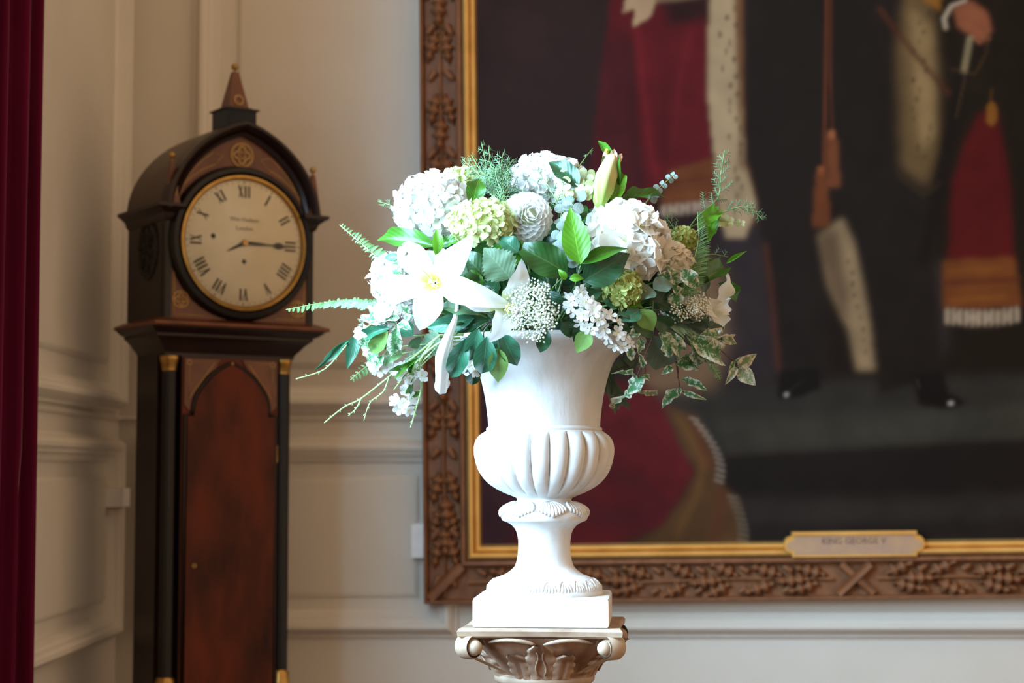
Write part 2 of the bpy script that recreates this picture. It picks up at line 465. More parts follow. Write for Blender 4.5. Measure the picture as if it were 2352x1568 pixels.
# small bead under the upper moulding, both walls
BEAD = [(0, 0), (0.0, 0.008), (0.006, 0.013), (0.012, 0.008), (0.012, 0)]
for conv, u0, u1 in ((cb, XL, XR), (cl, WIN_Y1 + 0.02, YB)):
    ntrim[0] += 1
    zz = zb(966)
    V = [conv(u, zz + d, h) for d, h in BEAD for u in (u0, u1)]
    Fc = [(2 * j, 2 * j + 1, 2 * j + 3, 2 * j + 2) for j in range(len(BEAD) - 1)]
    struct('trim_%d' % ntrim[0], MB().add(V, Fc).mesh('bead', M['wall'], True, 40))

# pale sensor box on the left wall near the corner
y0, y1 = 4.80, 4.885
zt, z0_ = pix(240, 1121, 4.82).z, pix(240, 1167, 4.82).z
r = thing('alarm_sensor', 'small pale sensor box with chipped lower edge on the wall beside the clock', 'sensor', (XL, (y0 + y1) / 2, z0_))
off = Vector((XL, (y0 + y1) / 2, z0_))
MB().box(XL, XL + 0.058, y0, y1, z0_ + 0.004, zt).to('casing', M['plastic'], r, False, None, off)
MB().box(XL + 0.0, XL + 0.052, y0 + 0.005, y1 - 0.004, z0_, z0_ + 0.004).to('base_plate', M['inlay'], r, False, None, off)
# white socket plate half behind the picture frame
s0, s1 = pix(946, 1281, YB), pix(1006, 1203, YB)
r = thing('wall_switch', 'white surface-mounted switch box half hidden behind the picture frame', 'switch', ((s0.x + s1.x) / 2, YB, s0.z))
off = Vector(r.location)
MB().box(s0.x, s1.x, YB - 0.028, YB, s0.z, s1.z).to('back_box', M['plastic'], r, False, None, off)
MB().box(s0.x + 0.004, s1.x - 0.004, YB - 0.034, YB - 0.028, s0.z + 0.004, s1.z - 0.004).to('face_plate', M['plastic'], r, False, None, off)
MB().lathe([(0.0, 0.0), (0.004, 0.0), (0.004, 0.002), (0.0, 0.002)], 10, ((s0.x + 0.018, YB - 0.0335, s1.z - 0.02)), 'y').to('screw', M['plastic'], r, True, 40, off)

# ---------------------------------------------------------------- curtain
def curtain():
    r = thing('curtain', 'dark red velvet curtain hanging in deep folds beside the window', 'curtain', (-1.0, 3.4, 0.02))
    # plan of the folds: (y, x) running from the window towards the corner and turning back to the wall
    ny, nz_ = 130, 26
    V = []; Fc = []
    for j in range(nz_ + 1):
        z = 0.02 + (3.55 - 0.02) * j / nz_
        f = 1 - j / nz_                       # 1 at the hem
        for i in range(ny + 1):
            s = i / ny
            y = 2.97 + 0.68 * s - 0.03 * f * (1 - s)
            ph = s * 2 * math.pi * 6.1
            x = -1.012 + 0.062 * math.sin(ph) + 0.010 * math.sin(ph * 0.53 + 1.0 + f) + 0.008 * f * math.sin(ph * 1.7)
            y += 0.020 * math.cos(ph) + 0.010 * f * math.sin(s * 9)
            if s > 0.965: x -= (s - 0.965) / 0.035 * max(0.0, x + 1.085)
            V.append((x, y, z))
    for j in range(nz_):
        for i in range(ny):
            a = j * (ny + 1) + i
            Fc.append((a, a + 1, a + ny + 2, a + ny + 1))
    off = Vector(r.location)
    o = MB().add(V, Fc).to('drape', M['curtain'], r, True, None, off)
    md = o.modifiers.new('thick', 'SOLIDIFY'); md.thickness = 0.004
    off = Vector((-0.99, 0.8, 3.6)); r = thing('curtain_pole', 'brass curtain pole with ball end above the window', 'curtain pole', off)
    MB().tube([(-0.99, 0.8, 3.60), (-0.99, 3.75, 3.60)], 0.02, 12).to('pole', M['brass'], r, True, 40, off)
    MB().ball((-0.99, 3.78, 3.60), 0.04, 14, 10).to('finial', M['brass'], r, True, None, off)
    for y in (1.0, 3.66):
        MB().tube([(XL, y, 3.60), (-0.99, y, 3.60)], 0.010, 8).to('bracket', M['brass'], r, True, 40, off)
    for k in range(10):
        y = 2.99 + 0.068 * k
        ring = MB()
        ring.tube([(-0.99 + 0.028 * math.cos(a), y, 3.592 + 0.036 * math.sin(a)) for a in [2 * math.pi * q / 12 for q in range(13)]], 0.004, 5)
        ring.to('curtain_ring', M['brass'], r, True, None, off)
curtain()
# ---------------------------------------------------------------- framed painting
PX = 4.95 / F                    # metres per pixel at the picture plane
PW = 1960 * PX; PH = 3.1
pic = thing('framed_painting', 'large dark painting of a robed figure in a carved oak frame with gilt slip', 'painting')
p0 = pix(975, 1385, 4.95)
PM = Matrix.Translation(p0) @ Matrix.Rotation(R(-0.62), 4, 'Y') @ Matrix.Rotation(R(1.0), 4, 'X')
pic.matrix_world = PM
def proj(P):
    d = P - Vector((0, 0, CAMZ))
    fz = d.y * CF + d.z * SF; uz = -d.y * SF + d.z * CF
    return 1176 + F * d.x / fz, 784 - F * uz / fz
def unproj_pic(px, py):
    """pixel -> (s, t) in the plane of the picture (local y = 0)"""
    a = Vector((0, 0, CAMZ)); b = pix(px, py, 5.0)
    Mi = PM.inverted()
    la, lb = Mi @ a, Mi @ b
    k = la.y / (la.y - lb.y)
    q = la.lerp(lb, k)
    return q.x, q.z
WOOD = [(0, -0.03), (0, 0.028), (0.004, 0.034), (0.008, 0.032), (0.011, 0.004), (0.100, 0.004), (0.102, 0.030), (0.106, 0.034), (0.114, 0.033), (0.119, 0.024), (0.119, 0.0)]
GILT = [(0.119, 0.010), (0.1195, 0.030), (0.123, 0.040), (0.129, 0.043), (0.135, 0.038), (0.138, 0.024), (0.140, 0.020), (0.143, 0.026), (0.148, 0.029), (0.153, 0.026), (0.157, 0.014), (0.160, 0.005)]
def side_member(prof, side):
    c = {'l': ((0, 0), (0, 1)), 'b': ((0, 0), (1, 0)), 'r': ((1, 0), (1, 1)), 't': ((0, 1), (1, 1))}[side]
    V = []
    for d, h in prof:
        for (a, b) in c:
            V.append(((d if a == 0 else PW - d), -h, (d if b == 0 else PH - d)))
    return V, [(2 * j, 2 * j + 1, 2 * j + 3, 2 * j + 2) for j in range(len(prof) - 1)]
for s in 'lbrt':
    V, Fc = side_member(WOOD, s); MB().add(V, Fc).to('frame_rail', M['wood_frame'], pic, True, 25)
    V, Fc = side_member(GILT, s); MB().add(V, Fc).to('gilt_slip', M['gilt'], pic, True, 25)

# --- the painted canvas: loose dark figure study, colour laid per vertex
def paint():
    st = 4.0
    X0, Y0 = 1080.0, -60.0
    W_, H_ = 330, 330
    xs = X0 + st * np.arange(W_); ys = Y0 + st * np.arange(H_)
    GX, GY = np.meshgrid(xs, ys)
    img = np.zeros((H_, W_, 3))
    rng = np.random.default_rng(4)
    def L(c): return np.array(lin(*c)[:3])
    img[:] = L((40, 27, 24))
    # ground tone: purple-brown to the left, olive-black to the right
    k = np.clip((GX - 1250) / 700, 0, 1)[..., None]
    img[:] = L((50, 35, 36)) * (1 - k) + L((26, 20, 14)) * k
    def blur(a, s):
        if s <= 0: return a
        n = int(3 * s) + 1
        g = np.exp(-0.5 * (np.arange(-n, n + 1) / s) ** 2); g /= g.sum()
        p = np.pad(a, n, mode='edge')
        p = np.apply_along_axis(lambda v: np.convolve(v, g, 'valid'), 0, p)
        return np.apply_along_axis(lambda v: np.convolve(v, g, 'valid'), 1, p)
    def inside(poly):
        m = np.zeros(GX.shape, bool); n = len(poly)
        for i in range(n):
            x1, y1 = poly[i]; x2, y2 = poly[(i + 1) % n]
            if y1 == y2: continue
            c = ((y1 > GY) != (y2 > GY)) & (GX < (x2 - x1) * (GY - y1) / (y2 - y1) + x1)
            m ^= c
        return m.astype(float)
    def fill(poly, c, soft=1.2, a=1.0, c2=None, ax=0):
        m = blur(inside(poly), soft * 0.6)[..., None] * a
        col = L(c)
        if c2 is not None:
            P = GX if ax == 0 else GY
            lo = min(p[ax] for p in poly); hi = max(p[ax] for p in poly)
            k = np.clip((P - lo) / (hi - lo), 0, 1)[..., None]
            col = L(c) * (1 - k) + L(c2) * k
        img[:] = img * (1 - m) + col * m
    def stroke(pts, w, c, soft=1.0, a=1.0):
        d = np.full(GX.shape, 1e9)
        for (x1, y1), (x2, y2) in zip(pts[:-1], pts[1:]):
            vx, vy = x2 - x1, y2 - y1
            t = np.clip(((GX - x1) * vx + (GY - y1) * vy) / (vx * vx + vy * vy + 1e-9), 0, 1)
            d = np.minimum(d, np.hypot(GX - x1 - t * vx, GY - y1 - t * vy))
        m = blur(np.clip(w / 2 - d, 0, st) / st, soft * 0.6)[..., None] * a
        img[:] = img * (1 - m) + L(c) * m
    def dab(x, y, rx, ry, c, a=1.0, soft=0.8):
        m = blur((((GX - x) / rx) ** 2 + ((GY - y) / ry) ** 2 < 1).astype(float), soft)[..., None] * a
        img[:] = img * (1 - m) + L(c) * m
    # carpeted floor and steps
    fill([(1080, 900), (1600, 880), (2420, 860), (2420, 1010), (1660, 1050), (1080, 1050)], (46, 46, 43), 5)
    fill([(1640, 960), (2420, 930), (2420, 1000), (1670, 1040)], (60, 62, 55), 5, 0.8)
    fill([(1640, 1052), (2420, 1008), (2420, 1130), (1640, 1150)], (27, 24, 24), 3)
    fill([(1640, 1150), (2420, 1130), (2420, 1260), (1640, 1260)], (44, 43, 42), 5)
    fill([(1680, 1205), (2420, 1190), (2420, 1260), (1680, 1260)], (33, 31, 31), 4)
    # long grey cloak hanging to the floor behind the legs
    fill([(1640, 520), (1760, 500), (1800, 860), (1700, 900), (1640, 860)], (46, 41, 45), 6)
    fill([(2080, 620), (2170, 600), (2180, 800), (2120, 850)], (50, 46, 47), 6, 0.7)
    # crimson robe, with folds
    fill([(1405, -60), (1650, -60), (1630, 150), (1640, 372), (1535, 400), (1500, 470), (1470, 560), (1340, 560), (1365, 330), (1395, 80)], (88, 20, 28), 2.2)
    fill([(1360, 420), (1392, 100), (1430, 60), (1440, 240), (1470, 420), (1440, 520), (1350, 520)], (70, 24, 30), 4, 0.9)
    stroke([(1462, 60), (1478, 220), (1495, 340), (1510, 420)], 16, (112, 28, 36), 3)
    stroke([(1445, 100), (1452, 260), (1470, 430)], 26, (58, 22, 27), 4)
    stroke([(1590, 60), (1560, 180), (1545, 340)], 14, (110, 30, 38), 3, 0.8)
    stroke([(1520, 60), (1530, 200), (1520, 360)], 30, (72, 16, 24), 5, 0.8)
    fill([(1500, -60), (1640, -60), (1640, 40), (1540, 60)], (45, 22, 24), 4)
    # linen bow
    fill([(1445, -40), (1520, -40), (1495, 38), (1452, 64), (1460, 20), (1430, 30)], (178, 158, 128), 1.2)
    stroke([(1500, 0), (1560, -5), (1640, -20)], 12, (160, 140, 110), 2)
    # brocade hem and fringe of the robe
    fill([(1535, 392), (1640, 362), (1645, 470), (1515, 490)], (104, 60, 34), 2)
    stroke([(1520, 425), (1640, 405)], 10, (84, 40, 30), 2)
    stroke([(1520, 455), (1640, 440)], 14, (122, 76, 40), 2, 0.7)
    for i in range(9): dab(1525 + i * 14, 484 - i * 1.6, 6, 15, (165, 155, 140))
    fill([(1660, 380), (1720, 380), (1752, 500), (1690, 520)], (96, 62, 40), 4)
    # pale fur facing with dark flecks
    fill([(1636, -60), (1690, -60), (1700, 180), (1712, 380), (1740, 470), (1712, 545), (1668, 545), (1650, 480), (1642, 370), (1627, 230), (1626, 90)], (168, 154, 124), 2)
    fill([(1685, -60), (1712, -60), (1712, 400), (1700, 380)], (110, 78, 50), 2.5, 0.9)
    for i in range(26):
        dab(1648 + 42 * rng.random() + 20 * (i / 26), 20 + 19.5 * i, 3.2, 8, (70, 60, 50), 0.8, 0.6)
    # dark trousers
    fill([(1708, -60), (1900, -60), (1886, 480), (1905, 640), (1900, 870), (1795, 885), (1775, 700), (1742, 500), (1718, 300)], (30, 26, 24), 3)
    fill([(1896, -60), (2085, -60), (2100, 260), (2140, 520), (2165, 860), (2020, 905), (1995, 720), (1945, 520), (1900, 440)], (27, 23, 21), 3)
    stroke([(1758, 560), (1775, 700), (1788, 850)], 12, (88, 50, 38), 2.5)
    # fur lining between the legs
    fill([(1880, 540), (1935, 500), (1962, 560), (1992, 700), (2010, 850), (1968, 852), (1950, 760), (1905, 660)], (138, 122, 94), 3)
    fill([(1880, 540), (1925, 520), (1952, 700), (1940, 740), (1900, 650)], (84, 68, 52), 4, 0.8)
    for i in range(9): dab(1945 + 5 * i + 8 * rng.random(), 600 + 26 * i, 3, 6, (80, 66, 52), 0.8, 0.6)
    # cords and tassels
    stroke([(1900, -60), (1896, 200), (1892, 400)], 9, (112, 62, 38), 1)
    stroke([(1908, -60), (1908, 200), (1912, 320)], 7, (100, 54, 34), 1)
    dab(1911, 312, 9, 14, (150, 94, 62)); fill([(1900, 320), (1924, 320), (1930, 430), (1895, 430)], (108, 64, 40), 2)
    dab(1886, 395, 10, 14, (140, 84, 50)); fill([(1874, 400), (1900, 400), (1908, 522), (1866, 522)], (104, 60, 34), 2)
    # second fur facing
    fill([(2086, -60), (2140, 0), (2152, 120), (2156, 330), (2128, 430), (2070, 380), (2060, 120)], (104, 86, 56), 5, 0.9)
    fill([(2095, 20), (2140, 60), (2148, 300), (2118, 360), (2100, 220)], (142, 122, 84), 4, 0.85)
    for i in range(16): dab(2088 + 50 * rng.random(), 30 + 22 * i, 3, 7, (66, 54, 36), 0.8, 0.6)
    # sash, cuff, hand, hilt and scabbard
    stroke([(2020, 20), (2090, 110), (2140, 170), (2180, 215)], 14, (74, 40, 28), 2)
    fill([(2125, -60), (2175, -60), (2160, 25), (2118, 0)], (130, 90, 34), 2)
    fill([(2160, 0), (2260, -20), (2240, 40), (2190, 60)], (30, 22, 18), 3)
    stroke([(2218, 2), (2185, 14), (2168, 42), (2172, 64)], 13, (170, 160, 140), 1)
    fill([(2190, 20), (2230, 0), (2270, 30), (2278, 70), (2258, 100), (2232, 82), (2200, 62)], (136, 84, 58), 2)
    stroke([(2232, 82), (2250, 98)], 10, (150, 96, 68), 1); stroke([(2255, 60), (2272, 90)], 10, (128, 78, 54), 1)
    stroke([(2228, 88), (2214, 165)], 18, (128, 120, 92), 1)
    for i in range(6): stroke([(2216 - i * 0.5, 98 + i * 12), (2236 - i * 2, 102 + i * 12)], 3, (70, 60, 44), 0.6)
    stroke([(2185, 158), (2240, 170), (2266, 120), (2268, 80)], 6, (86, 64, 34), 1)
    stroke([(2208, 178), (2190, 280), (2160, 420), (2120, 600)], 30, (22, 17, 15), 2)
    stroke([(2216, 180), (2196, 270)], 5, (92, 74, 44), 1)
    stroke([(2060, 400), (2120, 450), (2160, 420)], 6, (88, 72, 46), 2, 0.7)
    # crimson mantle with brocade hem, right
    fill([(2250, 260), (2290, 250), (2320, 420), (2330, 610), (2178, 610), (2186, 420), (2215, 330)], (82, 15, 18), 3)
    fill([(2168, 598), (2330, 590), (2348, 705), (2166, 712)], (108, 62, 28), 2.5)
    stroke([(2172, 650), (2340, 640)], 14, (84, 38, 24), 2)
    stroke([(2180, 622), (2300, 615)], 8, (140, 88, 36), 2); stroke([(2185, 690), (2310, 680)], 10, (136, 84, 34), 2)
    for i in range(12): dab(2176 + i * 14.5, 730 - 0.02 * (i - 5) ** 2 * 10, 6.5, 20, (160, 148, 128))
    stroke([(2278, 205), (2276, 240)], 6, (110, 76, 30), 1); dab(2277, 262, 13, 28, (128, 84, 30))
    # shoes
    fill([(1795, 850), (1880, 845), (1885, 890), (1830, 916), (1785, 912)], (17, 14, 14), 2)
    dab(1806, 906, 5, 4, (190, 190, 190), 1, 0.6); stroke([(1810, 900), (1850, 870)], 4, (66, 62, 60), 1)
    fill([(2095, 860), (2165, 850), (2180, 900), (2225, 925), (2180, 940), (2110, 930)], (16, 13, 13), 2)
    dab(2184, 926, 5, 4, (180, 180, 180), 1, 0.6); stroke([(2105, 870), (2112, 890)], 5, (90, 86, 84), 1)
    # pale fur tail and spread mantle in the foreground
    fill([(1560, 560), (1660, 620), (1670, 790), (1640, 890), (1480, 900), (1480, 800), (1600, 780)], (126, 104, 80), 7, 0.85)
    fill([(1100, 1260), (1100, 900), (1300, 880), (1480, 880), (1528, 930), (1560, 1010), (1598, 1080), (1565, 1150), (1520, 1212), (1400, 1260)], (92, 26, 33), 4)
    fill([(1080, 860), (1180, 900), (1220, 1100), (1180, 1260), (1080, 1260)], (62, 38, 48), 9)
    stroke([(1385, 960), (1450, 930), (1540, 1000)], 20, (112, 34, 42), 5, 0.8)
    stroke([(1400, 1010), (1500, 1060), (1590, 1090)], 16, (110, 32, 40), 5, 0.8)
    stroke([(1390, 1080), (1470, 1110), (1540, 1170)], 26, (60, 24, 30), 7, 0.85)
    stroke([(1320, 1160), (1420, 1190), (1500, 1180)], 30, (66, 26, 36), 7, 0.8)
    fill([(1528, 930), (1600, 955), (1640, 1040), (1655, 1110), (1700, 1150), (1715, 1260), (1420, 1260), (1520, 1212), (1565, 1150), (1600, 1085), (1560, 1010)], (86, 64, 40), 3)
    stroke([(1560, 960), (1620, 1060), (1600, 1140), (1550, 1240)], 12, (122, 92, 52), 3, 0.8)
    stroke([(1590, 960), (1630, 1070)], 14, (96, 44, 38), 3, 0.8); stroke([(1660, 1130), (1640, 1240)], 18, (94, 46, 38), 4, 0.7)
    for i in range(12):
        a = i / 11
        x = 1598 + 60 * math.sin(a * 1.9); y = 962 + 142 * a
        stroke([(x - 12, y - 3), (x + 6, y + 4)], 9, (150, 144, 134), 0.8, 0.9)
    for i in range(9):
        a = i / 8
        x = 1684 + 24 * math.sin(a * 1.8); y = 1140 + 100 * a
        stroke([(x - 12, y - 2), (x + 10, y + 3)], 9, (118, 114, 104), 0.9, 0.9)
    # broad brushwork
    nz_ = rng.normal(size=GX.shape); nz_ = blur(nz_, 3); nz_ /= nz_.std()
    n2 = blur(rng.normal(size=GX.shape), 9); n2 /= n2.std()
    img[:] = np.clip(img * np.array([0.70, 0.56, 0.49]) * (1 + 0.05 * nz_ + 0.07 * n2)[..., None], 0, 1)
    return img, X0, Y0, st
def canvas():
    img, X0, Y0, st = paint()
    H_, W_ = img.shape[:2]
    a = 0.158
    # fine where the picture is in view, coarse beyond
    su = unproj_pic(2372, 700)[0]; tv = unproj_pic(1700, -20)[1]
    us = np.concatenate([np.arange(a, su, 0.0052), np.linspace(su, PW - a, 12)])
    vs = np.concatenate([np.arange(a, tv, 0.0052), np.linspace(tv, PH - a, 14)])
    V = []; C = []
    Mw = PM
    for v in vs:
        for u in us:
            V.append((u, -0.006, v))
    for p in V:
        px, py = proj(Mw @ Vector(p))
        fx = min(max((px - X0) / st, 0), W_ - 1.001); fy = min(max((py - Y0) / st, 0), H_ - 1.001)
        i, j = int(fy), int(fx); dy, dx = fy - i, fx - j
        c = (img[i, j] * (1 - dx) + img[i, j + 1] * dx) * (1 - dy) + (img[i + 1, j] * (1 - dx) + img[i + 1, j + 1] * dx) * dy
        C.append((*c, 1.0))
    nu = len(us)
    Fc = [(j * nu + i, j * nu + i + 1, (j + 1) * nu + i + 1, (j + 1) * nu + i) for j in range(len(vs) - 1) for i in range(nu - 1)]
    m, t, b = nt('oil_paint')
    vc = N(t, 'ShaderNodeVertexColor', layer_name='paint')
    t.links.new(vc.outputs[0], b.inputs['Base Color'])
    b.inputs['Roughness'].default_value = 0.5; b.inputs['Specular IOR Level'].default_value = 0.10
    nz = N(t, 'ShaderNodeTexNoise'); nz.inputs['Scale'].default_value = 40
    bp = N(t, 'ShaderNodeBump'); bp.inputs['Strength'].default_value = 0.06; t.links.new(nz.outputs['Fac'], bp.inputs['Height']); t.links.new(bp.outputs[0], b.inputs['Normal'])
    me = make_mesh('canvas', V, Fc, m, True)
    at = me.color_attributes.new('paint', 'FLOAT_COLOR', 'POINT')
    at.data.foreach_set('color', np.array(C, dtype=np.float32).ravel())
    o = link('canvas', me, pic)
    o['label'] = 'dark oil painting of robed legs, crimson cloak and pale fur'
canvas()

# --- carved oak leaves, acorns, stems and ribbons
def oak_leaf_mesh():
    nt_, ns = 22, 6
    V = []; Fc = []
    for i in range(nt_ + 1):
        t = i / nt_
        env = math.sin(math.pi * min(1, (0.06 + 0.94 * t)) ** 0.8) ** 0.75 if t < 1 else 0.02
        w = 0.5 * env * (0.70 + 0.30 * math.cos(2 * math.pi * (t * 3.6 + 0.1)))
        w = max(w, 0.02)
        for j in range(ns + 1):
            s = -1 + 2 * j / ns
            x = w * s; z = 0.20 * (1 - abs(s) ** 3) * (0.75 + 0.25 * math.cos(2 * math.pi * (t * 3.6 + 0.1))) + (0.06 if j == ns // 2 else 0)
            if abs(s) > 0.99: z = -0.08
            V.append((x, t, z + 0.10 * math.sin(math.pi * t)))
    for i in range(nt_):
        for j in range(ns):
            a = i * (ns + 1) + j
            Fc.append((a, a + 1, a + ns + 2, a + ns + 1))
    return make_mesh('oak_leaf', V, Fc, M['wood_frame'], True)
OAK = oak_leaf_mesh()
ac = MB()
ac.lathe([(0.0, 0.0), (0.22, 0.02), (0.30, 0.12), (0.31, 0.25), (0.30, 0.30)], 12)
ac.lathe([(0.25, 0.26), (0.26, 0.45), (0.24, 0.70), (0.15, 0.92), (0.03, 1.0), (0.0, 1.02)], 12)
ACORN = ac.mesh('acorn', M['wood_frame'], True, 50)
def carve(name, me, s, t, ang, L, W, h=0.008, z=None):
    """lay a carving on the frame ground at (s, t), pointing along ang (degrees from right, counter-clockwise)"""
    a = R(ang)
    Y = Vector((math.cos(a), 0, math.sin(a))); Zn = Vector((0, -1, 0)); X = Y.cross(Zn)
    m = Matrix.Identity(4)
    for i, (v, k) in enumerate(((X, W), (Y, L), (Zn, z if z else L * 0.95))):
        for r_ in range(3): m[r_][i] = v[r_] * k
    m.translation = Vector((s, -h, t))
    return link(name, me, pic, m)
def acorn(s, t, ang, L):
    a = R(ang)
    Zd = Vector((math.cos(a), 0, math.sin(a))); Yd = Vector((0, -1, 0)); X = Yd.cross(Zd)
    m = Matrix.Identity(4)
    for i, (v, k) in enumerate(((X, L), (Yd, L), (Zd, L))):
        for r_ in range(3): m[r_][i] = v[r_] * k
    m.translation = Vector((s, -0.018, t))
    return link('acorn', ACORN, pic, m)
random.seed(3)
cx = 0.056
def stem_h(pts, r=0.0045):
    MB().tube([(s, -0.014, t) for s, t in pts], r, 6).to('stem', M['wood_frame'], pic)
# left rail: garland running down
t_top = unproj_pic(1000, -60)[1]
T = 0.36 + 0.350 * math.ceil((t_top - 0.36) / 0.350); k = 0
per = 0.350
while T > 0.35:
    j = lambda a: random.uniform(-a, a)
    for sg in (-1, 1):
        carve('oak_leaf', OAK, cx + sg * 0.010, T, -90 + sg * 15 + j(5), 0.092, 0.048)
        acorn(cx + sg * 0.016, T - 0.155, -90 + sg * 38 + j(8), 0.036)
        carve('oak_leaf', OAK, cx + sg * 0.010, T - 0.175, -90 + sg * 15 + j(5), 0.092, 0.048)
        acorn(cx + sg * 0.014, T - 0.285, -90 + sg * 34 + j(8), 0.036)
    carve('oak_leaf', OAK, cx + j(0.003), T - 0.066, -90 + j(4), 0.100, 0.050, 0.016)
    stem_h([(cx, T + 0.02), (cx + j(0.004), T - 0.12), (cx + j(0.004), T - 0.24), (cx, T - 0.34)])
    T -= per
for sg in (-1, 1): carve('oak_leaf', OAK, cx + sg * 0.010, 0.26, -90 + sg * 20, 0.075, 0.042)
carve('oak_leaf', OAK, cx, 0.21, -88, 0.085, 0.048, 0.016)
# corner ribbon, laid across the mitre
def ribbon(p, q, w, h=0.020):
    (s0, t0), (s1, t1) = p, q
    d = Vector((s1 - s0, 0, t1 - t0)).normalized(); n = Vector((-d.z, 0, d.x))
    V = []
    for (s, t) in (p, q):
        for o_, hh in ((-0.5, 0.008), (-0.42, h + 0.004), (-0.2, h), (0.2, h), (0.42, h + 0.004), (0.5, 0.008)):
            V.append((s + n.x * w * o_, -hh, t + n.z * w * o_))
    Fc = [(j, j + 1, j + 7, j + 6) for j in range(5)]
    MB().add(V, Fc).to('carved_ribbon', M['wood_frame'], pic, True, 30)
ribbon((0.014, 0.014), (0.104, 0.104), 0.030, 0.030)
# bottom rail: garlands running out from the crossed ribbons at the centre
mid = PW / 2
tc_ = 0.056
stem_h([(0.12, tc_), (0.35, tc_ + 0.004), (0.6, tc_ - 0.004), (0.85, tc_ + 0.003), (mid - 0.06, tc_)])
stem_h([(mid + 0.06, tc_), (mid + 0.3, tc_ + 0.003), (mid + 0.55, tc_ - 0.003), (PW - 0.12, tc_)])
for sg, span in ((-1, mid - 0.20), (1, 0.62)):
    d = 0.085; i = 0
    while d < span:
        s = mid + sg * d
        base = 180 if sg < 0 else 0
        carve('oak_leaf', OAK, s, tc_ + 0.012, base - sg * -18 + random.uniform(-8, 8), 0.092, 0.050)
        carve('oak_leaf', OAK, s + sg * 0.02, tc_ - 0.012, base + sg * -20 + random.uniform(-8, 8), 0.092, 0.050)
        if i % 2 == 0:
            carve('oak_leaf', OAK, s + sg * 0.045, tc_, base + random.uniform(-6, 6), 0.092, 0.046, 0.016)
        acorn(s + sg * 0.088, tc_ + 0.022, base + sg * 30, 0.030)
        acorn(s + sg * 0.095, tc_ - 0.022, base - sg * 30, 0.028)
        d += 0.120; i += 1
ribbon((mid - 0.05, 0.016), (mid + 0.04, 0.098), 0.022, 0.030)
ribbon((mid - 0.04, 0.098), (mid + 0.05, 0.016), 0.022, 0.026)

# --- name plate on the gilt slip
q0 = unproj_pic(1795, 1250); q1 = unproj_pic(2115, 1243)
pcx, pcz = (q0[0] + q1[0]) / 2, (q0[1] + q1[1]) / 2
hw, hh = (q1[0] - q0[0]) / 2, 0.0345
def plate_outline(hw, hh, g=0.0):
    hw -= g; hh -= g
    n = 0.022
    pts = [(-hw + n, -hh), (hw - n, -hh), (hw - n, -hh + 0.010)]
    for i in range(7):
        a = -math.pi / 2 + math.pi * i / 6
        pts.append((hw - n + 0.004 + (n - 0.004) * math.cos(a), (hh - 0.012) * math.sin(a)))
    pts += [(hw - n, hh - 0.010), (hw - n, hh), (-hw + n, hh), (-hw + n, hh - 0.010)]
    for i in range(7):
        a = math.pi / 2 + math.pi * i / 6
        pts.append((-hw + n - 0.004 + (n - 0.004) * math.cos(a), (hh - 0.012) * math.sin(a)))
    pts += [(-hw + n, -hh + 0.010)]
    return pts
npl = MB().prism([(pcx + x, pcz + z) for x, z in plate_outline(hw, hh)], -0.047, -0.020).to('name_plate', M['gilt_pale'], pic, False, None)
npl['label'] = 'notched gilt name plate reading KING GEORGE V'
MB().prism([(pcx + x, pcz + z - 0.003) for x, z in plate_outline(hw, hh - 0.003, 0.006)], -0.049, -0.040).to('plate_face', M['plate'], npl, False, None)
MB().box(pcx - hw + 0.023, pcx + hw - 0.023, -0.056, -0.03, pcz + hh - 0.009, pcz + hh).to('plate_lip', M['gilt'], npl, False, None)
def text_mesh(body, size, material, name):
    cu = bpy.data.curves.new(name, 'FONT'); cu.body = body; cu.size = size; cu.align_x = 'CENTER'; cu.align_y = 'CENTER'; cu.extrude = 0.0004; cu.resolution_u = 3
    o = bpy.data.objects.new(name, cu); sc.collection.objects.link(o)
    bpy.context.view_layer.update()
    me = bpy.data.meshes.new_from_object(o.evaluated_get(bpy.context.evaluated_depsgraph_get()))
    bpy.data.objects.remove(o); bpy.data.curves.remove(cu)
    me.materials.clear(); me.materials.append(material); me.name = name
    return me
tm = text_mesh('KING GEORGE V', 0.0235, M['ink'], 'lettering')
mt = Matrix.Translation((pcx - 0.002, -0.0496, pcz + 0.008)) @ Matrix.Rotation(R(90), 4, 'X')
link('lettering', tm, npl, mt)

# ---------------------------------------------------------------- longcase clock
PHI = R(34.0)
CY = 4.40
c0 = pix(553, 560, CY)
clk = thing('longcase_clock', 'tall mahogany longcase clock with arched gothic hood and round white dial', 'clock')
clk.location = (c0.x, CY, 0); clk.rotation_euler = (0, 0, PHI)
def zc(y): return pix(553, y, CY).z
zd = zc(560)
HW = 0.200; HD = 0.235
SP = zc(487)                      # springing of the hood arch
APX = zc(281)
def arch(hw, spring, apex, n=14):
    """pointed arch, list of (x, z) from right springing over the apex to the left"""
    h = apex - spring
    c = (h * h - hw * hw) / (2 * hw)      # centre offset so both arcs meet at the apex
    Rr = hw + c
    a1 = math.acos(c / Rr)
    pts = [(Rr * math.cos(a1 * i / n) - c, spring + Rr * math.sin(a1 * i / n)) for i in range(n + 1)]
    # draw the arcs a little towards the chord: a straighter, gothic head
    pts = [(x, z - 0.16 * max(0.0, z - (spring + h * (1 - x / hw)))) for x, z in pts]
    return pts + [(-x, z) for x, z in reversed(pts[:-1])]
zh0 = zc(742)
A = arch(HW - 0.006, SP, APX - 0.006)
MB().prism([(-HW, zh0), (HW, zh0), (HW, SP)] + A + [(-HW, SP)], 0.012, HD).to('hood', M['mahog_dark'], clk, True, 30)
